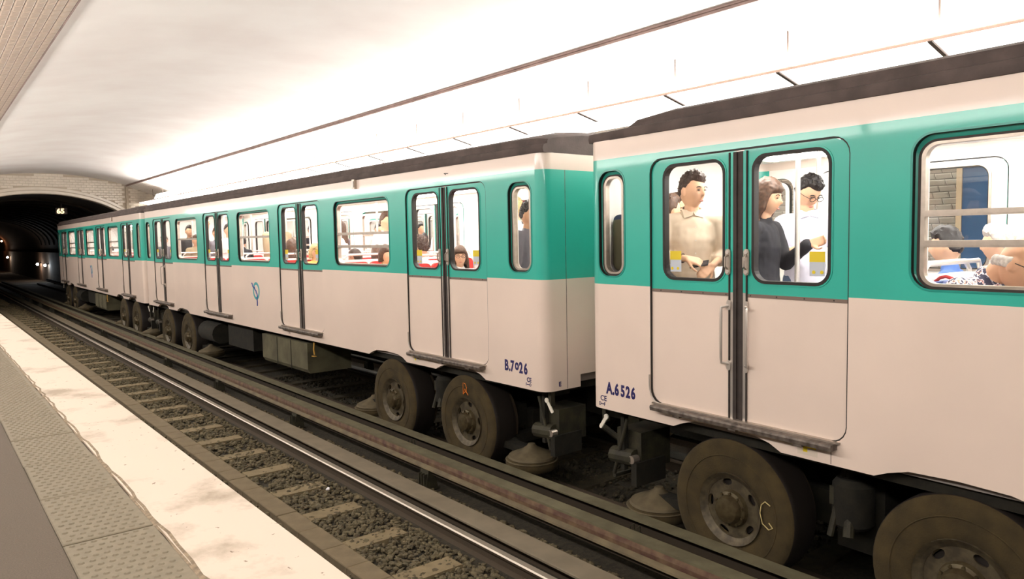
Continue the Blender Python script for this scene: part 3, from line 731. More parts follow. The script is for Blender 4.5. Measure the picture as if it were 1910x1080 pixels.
def car(loc, ang, L, doors, windows, dw, ww, bars, lab, group=None, marks=None, seatcol=RED, grabs=(), corner=(.16, .52), ext=(.3, .13), lowroof=False):
    c = empty('metro_car', loc, ang); tag(c, lab, 'metro car')
    H = L / 2; rc = .11; ya, yb = -H + rc, H - rc
    corners = [(-H + corner[0] + (corner[1] - corner[0]) / 2), (H - corner[0] - (corner[1] - corner[0]) / 2)]
    cw = corner[1] - corner[0]
    arches = []
    for bc in (-H + 2.15, H - 2.15):
        for a in (-.77, .77): arches.append(bc + a)
    for far in (False, True):
        # lower panel
        o_ = [(ya, ZBELT), (ya, ZB)]
        for y in arches:
            a = .46
            o_ += [(y - a, ZB), (y - a + .09, ZB + .045), (y - a + .2, ZB + .072), (y, ZB + .082), (y + a - .2, ZB + .072), (y + a - .08, ZB + .035), (y + a, ZB)]
        o_ += [(yb, ZB), (yb, ZBELT)]
        for d in sorted(doors, reverse=True):
            h = dw / 2; r = .11
            o_ += [(d + h, ZBELT), (d + h, ZSILL + r)] + [(d + h - r + r * math.cos(t), ZSILL + r - r * math.sin(t)) for t in [PI / 2 * i / 5 for i in range(1, 6)]] + [(d - h + r - r * math.sin(t), ZSILL + r - r * math.cos(t)) for t in [PI / 2 * i / 5 for i in range(0, 6)]] + [(d - h, ZBELT)]
        place('lower_side_panel', MB().panel(o_, [], -HW, -HW + .05, CREAM, INNER).mesh('lp'), c, 0, far)
        # window band
        o_ = [(ya, ZBELT)]
        for d in sorted(doors):
            h = dw / 2; r = .11
            o_ += [(d - h, ZBELT), (d - h, ZDOOR - r)] + [(d - h + r - r * math.cos(t), ZDOOR - r + r * math.sin(t)) for t in [PI / 2 * i / 5 for i in range(1, 6)]] + [(d + h - r + r * math.sin(t), ZDOOR - r + r * math.cos(t)) for t in [PI / 2 * i / 5 for i in range(0, 6)]] + [(d + h, ZBELT)]
        o_ += [(yb, ZBELT), (yb, ZTOP), (ya, ZTOP)]
        holes = [rrect(w_ - ww / 2, w_ + ww / 2, WZ0, WZ1, .12, 8) for w_ in windows] + [rrect(w_ - cw / 2, w_ + cw / 2, WZ0, WZ1, .12, 8) for w_ in corners]
        place('window_band_panel', MB().panel(o_, holes, -HW, -HW + .05, GREEN, INNER).mesh('wb'), c, 0, far)
        place('upper_side_panel', MB().box((-HW, ya, ZTOP), (-HW + .05, yb, ZBAND), CREAM).mesh('up'), c, 0, far)
        for d in doors: door(c, d, dw, far, (d in grabs) and not far)
        for i, w_ in enumerate(windows):
            window(c, w_, ww, bars[i], far)
        for w_ in corners: window(c, w_, cw, (), far)
    # ends
    for s in (-1, 1):
        plan = [(-HW, s * (H - rc))] + [(-HW + rc - rc * math.cos(t), s * (H - rc + rc * math.sin(t))) for t in [PI / 2 * i / 6 for i in range(1, 7)]]
        plan = plan + [(-x, y) for x, y in reversed(plan)]
        inn = [(x * .955, y - s * .05) for x, y in plan]
        def endp(z0, z1, m, sub=None):
            b = MB(); p = plan if sub is None else plan[sub[0]:sub[1]]; q = inn if sub is None else inn[sub[0]:sub[1]]
            n = len(p); vs = [(x, y, z0) for x, y in p] + [(x, y, z1) for x, y in p] + [(x, y, z0) for x, y in q] + [(x, y, z1) for x, y in q]
            fs = []
            for i in range(n - 1): fs += [(i, i + 1, n + i + 1, n + i), (2 * n + i + 1, 2 * n + i, 3 * n + i, 3 * n + i + 1), (i + 1, i, 2 * n + i, 2 * n + i + 1), (n + i, n + i + 1, 3 * n + i + 1, 3 * n + i)]
            b.add(vs, fs, m); return b
        e = link('end_wall', endp(ZBELT, ZTOP, GREEN).mesh('end_wall', smooth=True), c)
        b = endp(1.165, ZBELT, CREAM)
        # skirt with the corner pieces that hang lower
        k = 7
        for sx in (-1, 1):
            p = [(sx * abs(x), y) for x, y in plan[:k]] + [(sx * (HW - .455), s * H)]
            n = len(p); vs = [(x, y, ZB) for x, y in p] + [(x, y, 1.165) for x, y in p] + [(x * .96, y - s * .05, ZB) for x, y in p] + [(x * .96, y - s * .05, 1.165) for x, y in p]
            fs = []
            for i in range(n - 1): fs += [(i, i + 1, n + i + 1, n + i), (2 * n + i + 1, 2 * n + i, 3 * n + i, 3 * n + i + 1), (i + 1, i, 2 * n + i, 2 * n + i + 1)]
            fs.append((n - 1, 2 * n - 1, 4 * n - 1, 3 * n - 1)); b.add(vs, fs, CREAM)
        link('end_skirt', b.mesh('end_skirt', smooth=True), e)
        link('end_top_band', endp(ZTOP, ZBAND, CREAM).mesh('end_top_band', smooth=True), e)
        sm = MB().box((-HW + .277, s * (H + .001), 1.05), (-HW + .283, s * H, ZTOP), GRIME); link('end_seam', sm.mesh('end_seam'), e)
        ii = MB().box((-1.14, s * (H - .07), FLOOR), (1.14, s * (H - .06), ZBAND), INNER); link('end_lining', ii.mesh('end_lining'), e)
        end_gear(c, s * H, s, ext[0 if s < 0 else 1])
    # roof
    def half(o=0): return [(-HW - .012, ZBAND - .002), (-HW - .022, ZBAND + .03), (-HW - .012, ZBAND + .066), (-HW + .02, ZBAND + .078), (-HW + .035, ZBAND + .082), (-HW + .035, ZBAND + .12), (-HW + .05, ZBAND + .148), (-HW + .12, ZBAND + .175), (-.7, ZBAND + .25), (0, ZBAND + .29)]
    hp = half(); prof = hp + [(-x, z) for x, z in reversed(hp[:-1])]
    b = MB(); n = len(prof); secs = [(-H + .0, .975, .45), (-H + .12, 1, .8), (-H + .35, 1, 1)] + ([(H - .85, 1, 1), (H - .52, 1, .62), (H - .45, 1, .0), (H - .44, 1, -.3), (H, .975, -.33)] if lowroof else [(H - .35, 1, 1), (H - .12, 1, .8), (H, .975, .45)])
    vs = []
    for y, sx, sz in secs:
        for i, (x, z) in enumerate(prof):
            zz = z if z < ZBAND + .08 else ZBAND + .08 + (z - ZBAND - .08) * (.25 + .75 * sz)
            vs.append((x * sx, y, zz))
    fs = [(j * n + i, j * n + (i + 1) % n, (j + 1) * n + (i + 1) % n, (j + 1) * n + i) for j in range(len(secs) - 1) for i in range(n)]
    fs += [tuple(range(n)), tuple(range((len(secs) - 1) * n, len(secs) * n))]
    b.add(vs, fs, ROOF); rf = link('roof', b.mesh('roof', smooth=True), c)
    link('ceiling_lining', MB().box((-1.14, -H + .08, ZBAND - .08), (1.14, H - .08, ZBAND - .06), CEILW).mesh('ceiling_lining'), rf)
    for x in (-.62, .62):
        link('ceiling_lamp', MB().box((x - .09, -H + .5, ZBAND - .11), (x + .09, H - .5, ZBAND - .081), LAMPIN).mesh('ceiling_lamp'), rf)
    link('car_floor', MB().box((-1.14, -H + .06, FLOOR - .12), (1.14, H - .06, FLOOR), CARFL).mesh('car_floor'), c)
    link('underframe', MB().box((-.9, -H + .2, FLOOR - .26), (-.7, H - .2, FLOOR - .12), UNDER).box((.7, -H + .2, FLOOR - .26), (.9, H - .2, FLOOR - .12), UNDER).box((-1.1, -H + .1, FLOOR - .2), (1.1, H - .1, FLOOR - .121), UNDER).mesh('underframe'), c)
    # under floor equipment between the bogies
    b = MB().prism([(-1.08, .50), (-1.12, .56), (-1.12, .96), (-.4, .96), (-.4, .50)], -.05, 1.75, TANK)
    b.box((-1.125, .55, .50), (-1.12, .57, .96), UNDER); b.box((-1.125, 1.1, .50), (-1.12, 1.12, .96), UNDER)
    q = link('equipment_box', b.mesh('equipment_box'), c, (0, -H + 5.5, 0))
    link('equipment_box', MB().box((-1.0, 0, .55), (-.3, 1.3, .98), UNDER).tube((-.98, 1.7, .72), (-.98, 2.6, .72), .2, UNDER, 16).mesh('equipment_box', smooth=True), c, (0, -H + 8.0, 0))
    link('equipment_box', MB().box((.4, -3, .5), (1.1, 3, .98), UNDER).mesh('equipment_box'), c)
    link('pipe', MB().path([(-1.12, 0, 1.0), (-1.13, 0, .9), (-1.12, .0, .82)], .012, YELPIPE).box((-1.14, -.03, .79), (-1.1, .06, .80), YELPIPE).mesh('pipe'), c, (0, -H + 5.2, 0))
    bogie(c, -H + 2.15, -1); bogie(c, H - 2.15, 1)
    # interior
    for i, w_ in enumerate(windows):
        for x in (-.69, .69):
            seat(c, x, w_ - .75, 1, seatcol); seat(c, x, w_ + .75, -1, seatcol); seat(c, x, w_ - .83, -1, seatcol); seat(c, x, w_ + .83, 1, seatcol)
    pm = cached('pole', lambda: MB().tube((0, 0, FLOOR), (0, 0, ZBAND - .08), .018, ALUL, 14).mesh('pole', smooth=True))
    for d in doors: link('pole', pm, c, (-.55, d - .05, 0)); link('pole', pm, c, (.28, d + .28, 0))
    return c
def place_frame(P, ang, s0, L):
    """car centre for a near corner at s0 (metres along the side from P), axis angle ang from +Y toward +X"""
    e = Vector((math.sin(ang), math.cos(ang), 0)); lat = Vector((math.cos(ang), -math.sin(ang), 0))
    p = Vector((P[0], P[1], 0)) + e * (s0 + L / 2) + lat * HW
    return p
AA, AB, AC = .0347, -.0111, .006
LB = 14.4
PA, PB = (4.45, 4.4796), (4.5, 5.1155)
PC = (4.5 + math.sin(AB) * 14.70, 5.1155 + math.cos(AB) * 14.70)
LA = 14.6
B1, B2, B12 = ((2.571, 2.608),), ((2.572, 2.606), (2.402, 2.44)), ((2.572, 2.606),)
S = lambda s, L=LB: s - L / 2
dB = [S(1.63), S(5.43), S(9.14), S(12.86)]; wB = [S(3.52), S(7.28), S(11.04)]
carB = car(place_frame(PB, AB, 0, LB), -AB, LB, dB, wB, 1.54, 1.49, [B2, B12, B12], 'middle metro car, marked B.7026 near its rear corner', grabs=(dB[3],))
carA = car(place_frame(PA, AA, -LA, LA), -AA, LA, [LA / 2 - 1.49, LA / 2 - 5.3, LA / 2 - 9.2, LA / 2 - 13.1], [LA / 2 - 3.42, LA / 2 - 7.25, LA / 2 - 11.15], 1.60, 1.56, [B2, B2, B2], 'nearest metro car, marked A.6526, cut off by the right edge of the photo', grabs=(LA / 2 - 1.49,), ext=(.3, .3), lowroof=True, corner=(.115, .43), seatcol=BLUE)
carC = car(place_frame(PC, AC, 0, 14.2), -AC, 14.2, [S(1.63, 14.2), S(5.3, 14.2), S(8.95, 14.2), S(12.6, 14.2)], [S(3.47, 14.2), S(7.12, 14.2), S(10.78, 14.2)], 1.54, 1.45, [B2, B2, B2], 'farthest metro car, leaving into the dark tunnel mouth', ext=(.13, .3))
# roof hump on car A, gear on B
b = MB()
vs = []
hp = [(-1.10, 3.36), (-1.09, 3.435), (-1.02, 3.455), (-.72, 3.50), (-.6, 3.50), (-.55, 3.40)]
for y, k in ((LA / 2 - .45, .3), (LA / 2 - .52, .55), (LA / 2 - .85, 1), (-LA / 2 + .5, 1)):
    vs += [(x, y, 3.36 + (z - 3.36) * k) for x, z in hp]
n = len(hp); b.add(vs, [(j * n + i, j * n + (i + 1) % n, (j + 1) * n + (i + 1) % n, (j + 1) * n + i) for j in range(3) for i in range(n)] + [tuple(range(n)), tuple(range(3 * n, 4 * n))], ROOF)
link('roof_duct', b.mesh('roof_duct', smooth=True), carA)
b = MB().box((-1.235, -.035, 3.16), (-1.2, .035, 3.28), ALU).box((-1.245, -.02, 3.175), (-1.235, .02, 3.26), INNER)
for cr, y in ((carB, S(3.60)), (carC, S(3.4, 14.2))): link('side_lamp', b.mesh('side_lamp'), cr, (0, y, 0))
link('marker_arrow', MB().path([(-1.203, -.04, 3.195), (-1.203, .03, 3.20), (-1.203, 0, 3.185)], .004, RUBBER).mesh('marker_arrow'), carB, (0, S(1.55), 0))
# lettering: text reads towards -y on the near side
def letter(cr, txt, size, y, z, m, bold=0.004, sx=1.0):
    o = link('lettering', text_mesh(txt, size, m, bold), cr, (-HW - .0012, y, z), (PI / 2, 0, -PI / 2)); o.scale = (sx, 1, 1); return o
def number(cr, chars, y, z, size, step, sx=.72):
    for ch, dy, dz, k in chars: letter(cr, ch, size * k, y - dy * step, z + dz, NAVY, .0055, sx)
number(carB, [('B', 0, 0, 1), ('.', 1.05, 0, 1), ('7', 1.45, 0, 1), ('o', 2.5, .022, 1), ('2', 3.5, -.002, 1), ('6', 4.6, -.004, 1)], S(.605), 1.193, .146, .064)
letter(carB, 'CE', .062, S(.27), 1.118, NAVY, .0015, .9); letter(carB, 'F\u2022\u2022\u2022O', .042, S(.285), 1.078, NAVY, .001, .8)
o = link('lettering', text_mesh('E', .062, NAVY, .002), carB, (-HW + .165, -LB / 2 - .0015, 1.085), (PI / 2, 0, 0))
LY = LA / 2
number(carA, [('A', 0, 0, 1), ('.', 1.15, 0, 1), ('6', 1.55, 0, .98), ('5', 2.7, 0, .95), ('2', 3.65, 0, .95), ('6', 4.6, 0, .95)], LY - .20, 1.186, .134, .061)
letter(carA, 'CE', .062, LY - .125, 1.115, NAVY, .0008); letter(carA, 'O\u2022\u2022\u2022F', .042, LY - .105, 1.072, NAVY, .0006, .8)
for cr, y in ((carA, LY - 2.03), (carB, S(2.25))):
    b = MB().box((-1.2008, y - .07, 1.07), (-1.2002, y + .07, 1.135), mat('faded_label', (.70, .60, .50), .5)).box((-1.2014, y - .06, 1.118), (-1.2008, y + .065, 1.130), YEL).box((-1.2014, y - .0, 1.09), (-1.2008, y + .03, 1.12), YEL)
    link('label_plate', b.mesh('label_plate'), cr)
b = MB().box((-1.2008, -.03, 1.08), (-1.2002, .03, 1.13), mat('faded_label')) if False else MB().path([(-1.2006, -.025, 1.08), (-1.2006, .025, 1.08), (-1.2006, .025, 1.13), (-1.2006, -.025, 1.13), (-1.2006, -.025, 1.08)], .002, GRIME, 4).path([(-1.2006, .01, 1.12), (-1.2006, -.01, 1.09)], .003, GRIME, 4)
link('label_plate', b.mesh('label_plate'), carB, (0, S(5.9), 0))
link('panel_seam', MB().box((-1.2006, -.002, 1.05), (-1.2, .002, 1.15), GRIME).mesh('panel_seam'), carA, (0, LY - 2.19, 0))
# emblem: teal ring with a blue profile line
def emblem(cr, y, z):
    r = .148; o_ = [(r * 1.0 * math.cos(2 * PI * i / 48), r * math.sin(2 * PI * i / 48)) for i in range(48)]; i_ = [(a * .70, b_ * .70) for a, b_ in o_]
    m = MB(); ringm(m, o_, i_, -.0016, 0, TEAL); e = link('emblem', m.mesh('emblem'), cr, (-HW, y, z))
    pts = [(.19, .125), (.165, .115), (.15, .075), (.11, .055), (.075, .06), (.045, .02), (.0, .0), (-.01, -.03), (-.045, -.05), (-.05, -.085), (-.035, -.12), (-.04, -.2), (-.035, -.25)]
    m = MB().path([(-.002, a, b_) for a, b_ in pts], .011, LOGOB, 6); link('profile_line', m.mesh('profile_line'), e)
emblem(carB, S(7.22), 1.685); emblem(carC, S(7.1, 14.2), 1.72)
link('stripe_lettering', text_mesh('R . A . T . P', .09, mat('warm_white_lettering', (.9, .75, .62), .4), .002), carC, (-HW - .001, S(12.2, 14.2), 1.98), (PI / 2, 0, -PI / 2))
# ================================================================ LAMPS
DIFF = mat('lamp_diffuser', (.95, .93, .9), .5, emit=(1.0, .95, .88), estr=3.2)
LHOUS = mat('lamp_housing', (.62, .55, .48), .6)
LDARK = mat('lamp_bracket_metal', (.10, .075, .065), .6)
def lamp_mesh():
    h = MB().prism([(0, 0), (.015, .03), (.26, .09), (.46, -.02), (.46, -.10), (.445, -.105)], .02, 1.55, LHOUS).mesh('h')
    d = MB().prism([(.004, -.003), (.44, -.108), (.44, -.118), (.004, -.012)], .03, 1.54, DIFF).mesh('d')
    t = MB().box((-.008, 0, -.012), (.004, 1.57, .012), mat('cream_trim', (.62, .44, .36), .5)).mesh('t')
    b = MB().prism([(-.005, .012), (.46, -.09), (.46, -.13), (-.005, -.022)], -.022, .018, LDARK).box((.2, -.01, .0), (.215, .01, .5), LDARK).mesh('b')
    return h, d, t, b
lh, ld, lt, lb = lamp_mesh()
GL = 'strip lights over the far platform'
y = 3.02 - 1.571 * 5; first = True
while y < 33:
    k_ = round((y - 1.449) / 1.571)
    NTH = ('rightmost', 'second from the right', 'third from the right', 'fourth from the right', 'fifth from the right', 'sixth from the right', 'seventh from the right', 'eighth from the right', 'ninth from the right', 'tenth from the right')
    o = empty('ceiling_light', (7.5, y, 4.27))
    tag(o, ('white strip light panel above the train roof, %s in its row' % NTH[k_]) if 0 <= k_ < 10 else ('small distant strip light panel above the roofs of the farther cars' if k_ >= 10 else 'white strip light panel beyond the right edge of the photo'), 'ceiling light', GL)
    link('housing', lh, o); link('diffuser', ld, o); link('edge_trim', lt, o); link('bracket', lb, o); y += 1.571
o = empty('ceiling_light', (7.25, 34.15 - .5, 4.05)); tag(o, 'last small ceiling light glowing beside the tunnel mouth above the train', 'ceiling light')
link('housing', MB().prism([(0, 0), (0, .03), (.9, .05), (.9, .0)], -.3, .3, LHOUS).mesh('housing'), o); link('diffuser', MB().box((.35, -.25, -.03), (.95, .25, -.001), DIFF).mesh('diffuser'), o)
# matching row over the near platform, above and behind the viewer
y = -6
h2 = MB().prism([(-.16, 0), (.16, 0), (.12, .08), (-.12, .08)], 0, 1.5, LHOUS).mesh('h'); d2 = MB().box((-.14, .02, -.02), (.14, 1.48, -.001), DIFF).mesh('d')
r2 = MB().box((-.008, .7, .08), (.008, .72, .5), LDARK).mesh('r')
while y < 33:
    o = empty('ceiling_light', (-.45, y, 3.74)); tag(o, 'white strip light over the near platform, above the viewer', 'ceiling light', 'strip lights over the near platform')
    link('housing', h2, o); link('diffuser', d2, o); link('hanger', r2, o); y += 1.571
# tunnel lamps
def tunnel_lamp(x, y, z, c, lab, e=60, r=.09):
    m = mat('tunnel_lamp_%d' % int(y), (1, 1, 1), .5, emit=c, estr=e)
    o = empty('wall_lamp', (x, y, z)); tag(o, lab, 'wall lamp')
    link('bulb', MB().lathe([(.02, -r), (r * .8, -r * .6), (r, 0), (r * .8, r * .6), (.02, r)], (0, 0, 0), 'z', m, 12).mesh('bulb', smooth=True), o)
    link('fitting', MB().box((.05, -.12, .06), (.3, .12, .14), LDARK).mesh('fitting'), o)
    l = bpy.data.lights.new('wall_lamp_light', 'POINT'); l.energy = 11; l.color = c; l.shadow_soft_size = .1
    q = bpy.data.objects.new('wall_lamp_light', l); COL.objects.link(q); q.parent = o; q.location = (-.2, 0, -.05)
OXW = 7.48
tunnel_lamp(7.25, 62.7, 1.12, (.80, .92, 1.0), 'bluish white tunnel wall lamp nearest the train end')
tunnel_lamp(7.25, 66.9, 1.13, (1.0, .72, .55), 'warm pinkish tunnel wall lamp left of the bluish one')
tunnel_lamp(7.25, 90.2, 1.45, (1.0, .78, .6), 'warm tunnel wall lamp farthest left at the photo edge')
tunnel_lamp(7.25, 95.5, 3.11, (1.0, .35, .15), 'small orange tunnel lamp high on the wall at the left edge', 20, .09)
o = empty('speed_sign', (5.2, 38.4, 4.05)); tag(o, 'small glowing number sign reading 65 hung in the tunnel mouth', 'sign')
SG = mat('sign_glow', (1, .9, .7), .5, emit=(1.0, .72, .38), estr=.9)
link('sign_box', MB().box((-.22, .0, -.14), (.22, .08, .14), LDARK).box((-.01, .03, .14), (.01, .05, .6), LDARK).mesh('sign_box'), o)
o2 = link('sign_digits', text_mesh('65', .30, SG, .012), o, (-.19, -.012, -.105), (PI / 2, 0, 0))
# posters on the far wall
def poster(y, z, w_, h_, c, lab, extra=None, c2=(.8, .75, .7)):
    o = empty('poster', (9.7, y, z)); tag(o, lab, 'poster')
    m = mat('poster_%d' % int(y * 10), c, .4, c2=tuple(x * .7 for x in c), scale=1.5)
    link('poster_stand', MB().box((0, .05, .05), (1.2, .09, .1), LDARK).box((0, w_ - .09, .05), (1.2, w_ - .05, .1), LDARK).box((0, .05, .05), (.03, w_ - .05, .1), LDARK).mesh('poster_stand'), o)
    link('poster_sheet', MB().box((-.02, 0, 0), (0, w_, h_), m).mesh('poster_sheet'), o)
    f = MB(); t = .06; fm = mat('poster_frame', (.55, .42, .3), .5)
    for a, b in (((-.04, -t, -t), (0, w_ + t, 0)), ((-.04, -t, h_), (0, w_ + t, h_ + t)), ((-.04, -t, 0), (0, 0, h_)), ((-.04, w_, 0), (0, w_ + t, h_))): f.box(a, b, fm)
    link('poster_frame', f.mesh('poster_frame'), o)
    return o
poster(2.65, 1.5, .85, 1.72, (.05, .13, .30), 'blue poster on the far platform seen through the nearest car')
poster(11.5, 2.62, 1.9, .62, (.50, .05, .10), 'dark red poster on the far platform seen through the middle car')
link('poster_lettering', text_mesh('77 L', .26, mat('poster_lettering', (.85, .7, .68), .5), .006), COL.objects[-4] if False else None, (-.025, 1.75, .28), (PI / 2, 0, -PI / 2)).parent = [o for o in bpy.data.objects if o.name.startswith('poster') and o.get('label', '').startswith('dark red')][0]
poster(11.6, 1.55, 1.8, .9, (.50, .22, .22), 'pale red poster just below the dark red one on the far platform')
poster(19.5, 1.9, 2.4, 1.3, (.30, .28, .24), 'grey poster on the far platform seen near the front of the middle car')
t_ = mat('poster_lettering', (.8, .6, .58), .5)

# ================================================================ PEOPLE
SKIN = mat('skin_warm', (.70, .41, .26), .55, var=.05, scale=9)
SKIN2 = mat('skin_tan', (.50, .27, .16), .55, var=.05, scale=9)
HAIRB = mat('hair_dark_brown', (.045, .024, .016), .55, var=.3, scale=60)
HAIRK = mat('hair_black', (.016, .012, .012), .5, var=.3, scale=60)
HAIRM = mat('hair_brown', (.085, .042, .024), .55, var=.3, scale=50)
HAIRY = mat('hair_fair', (.52, .36, .17), .55, var=.2, scale=50)
HAIRG = mat('hair_grey', (.45, .40, .36), .6, var=.2, scale=50)
EYE = mat('eye_dark', (.03, .018, .012), .3); LIP = mat('lips', (.48, .17, .13), .5)
def ball(mb, c, r, n=2, rot=None):
    bm = bmesh.new(); bmesh.ops.create_icosphere(bm, subdivisions=n, radius=1)
    rr = Vector(r) if hasattr(r, '__len__') else Vector((r, r, r)); c = Vector(c)
    vs = []
    for v in bm.verts:
        q = Vector((v.co.x * rr.x, v.co.y * rr.y, v.co.z * rr.z))
        if rot is not None: q = rot @ q
        vs.append(q + c)
    mb.add(vs, [tuple(v.index for v in f.verts) for f in bm.faces]); bm.free()
def cone(mb, a, b, ra, rb, n=12):
    a, b = Vector(a), Vector(b)
    if (b - a).length < 1e-5: return
    mb.tube(a, b, ra, None, n, rb); ball(mb, a, ra, 2); ball(mb, b, rb, 2)
def ell_cone(mb, a, b, ra, rb, n=20):
    """horizontal-ish elliptical section body piece; ra=(x,y) radii"""
    a, b = Vector(a), Vector(b); vs = []
    for c, r in ((a, ra), (b, rb)):
        for i in range(n): t = 2 * PI * i / n; vs.append(c + Vector((r[0] * math.cos(t), r[1] * math.sin(t), 0)))
    mb.add(vs, [(i, (i + 1) % n, n + (i + 1) % n, n + i) for i in range(n)] + [tuple(range(n - 1, -1, -1)), tuple(range(n, 2 * n))])
FINE = [True]
def head_geo(mb, c, rot, s=1.0):
    bm = bmesh.new(); bmesh.ops.create_icosphere(bm, subdivisions=5 if FINE[0] else 4, radius=1); vs = []
    def g(d, cx, cz, sx, sz): return math.exp(-((d.x - cx) / sx) ** 2 - ((d.z - cz) / sz) ** 2)
    for v in bm.verts:
        d = v.co.normalized(); x, y, z = d.x * .076, d.y * .096, d.z * .120
        if d.z < 0: # jaw narrows, chin forward
            x *= 1 - .26 * (-d.z) ** 1.3; y *= 1 - .16 * (-d.z) if d.y < 0 else 1 - .05 * (-d.z)
        if d.y > 0:
            f = d.y
            y += f * (.021 * g(d, 0, -.22, .12, .16) + .012 * g(d, 0, -.08, .10, .22) + .006 * g(d, 0, .22, .5, .10) + .007 * g(d, 0, -.50, .22, .07) + .006 * g(d, 0, -.62, .2, .06) + .010 * g(d, 0, -.86, .28, .14)
                      - .010 * g(d, .36, .05, .17, .10) - .010 * g(d, -.36, .05, .17, .10) - .004 * g(d, 0, -.72, .25, .05)
                      + .004 * g(d, .48, -.28, .2, .2) + .004 * g(d, -.48, -.28, .2, .2))
            if abs(d.x) < .75: y = y * 1 + f * -.004
        vs.append(Vector(c) + rot @ (Vector((x, y, z)) * s))
    mb.add(vs, [tuple(v.index for v in f.verts) for f in bm.faces]); bm.free()
    for sx in (-1, 1):
        ball(mb, Vector(c) + rot @ (Vector((sx * .078, -.008, -.008)) * s), (.010 * s, .020 * s, .032 * s), 2, rot)
def remesh(mb, name, vox, smooth_it=0):
    me = mb.mesh(name, fix=True)
    o = bpy.data.objects.new('tmp', me); COL.objects.link(o)
    md = o.modifiers.new('r', 'REMESH'); md.mode = 'VOXEL'; md.voxel_size = vox; md.use_smooth_shade = True
    if smooth_it:
        sm = o.modifiers.new('s', 'SMOOTH'); sm.iterations = smooth_it; sm.factor = .5
    dg = bpy.context.evaluated_depsgraph_get(); dg.update()
    r = bpy.data.meshes.new_from_object(o.evaluated_get(dg)); bpy.data.objects.remove(o); bpy.data.meshes.remove(me)
    r.name = name; r.materials.clear()
    r.polygons.foreach_set('use_smooth', [True] * len(r.polygons)); return r
def hand_geo(mb, wr, d, nrm, side, curl=.6, s=1.0):
    """wr wrist, d finger direction, nrm palm normal (curl towards it)"""
    wr = Vector(wr); d = Vector(d).normalized(); nrm = Vector(nrm); nrm = (nrm - d * nrm.dot(d)).normalized(); a = d.cross(nrm) * side
    offs = (-.032, -.011, .011, .031); ln = (.066, .078, .073, .056)
    for k, (o_, l) in enumerate(zip(offs, ln)):
        kn = wr + (d * .085 + a * o_ * .95) * s
        cone(mb, wr + (d * .012 + a * o_ * .6) * s, kn, .0155 * s, .0115 * s, 8)
        if k < 3:
            kn2 = wr + (d * .085 + a * offs[k + 1] * .95) * s; cone(mb, kn, kn2, .011 * s, .011 * s, 8)
        p = kn; ang = curl * .5
        for f_, r0, r1 in ((.46, .0095, .0088), (.30, .0088, .0080), (.24, .0080, .0068)):
            q = p + (d * math.cos(ang) + nrm * math.sin(ang)) * l * f_ * s; cone(mb, p, q, r0 * s, r1 * s, 8); p = q; ang += curl * .75
    t0 = wr + (d * .02 - a * .022) * s; t1 = wr + (d * .05 - a * .052 + nrm * .015) * s; t2 = t1 + (d * .03 - a * .012 + nrm * .015) * s; t3 = t2 + (d * .022 + nrm * .012) * s
    cone(mb, t0, t1, .015 * s, .011 * s, 8); cone(mb, t1, t2, .011 * s, .0095 * s, 8); cone(mb, t2, t3, .0095 * s, .008 * s, 8)
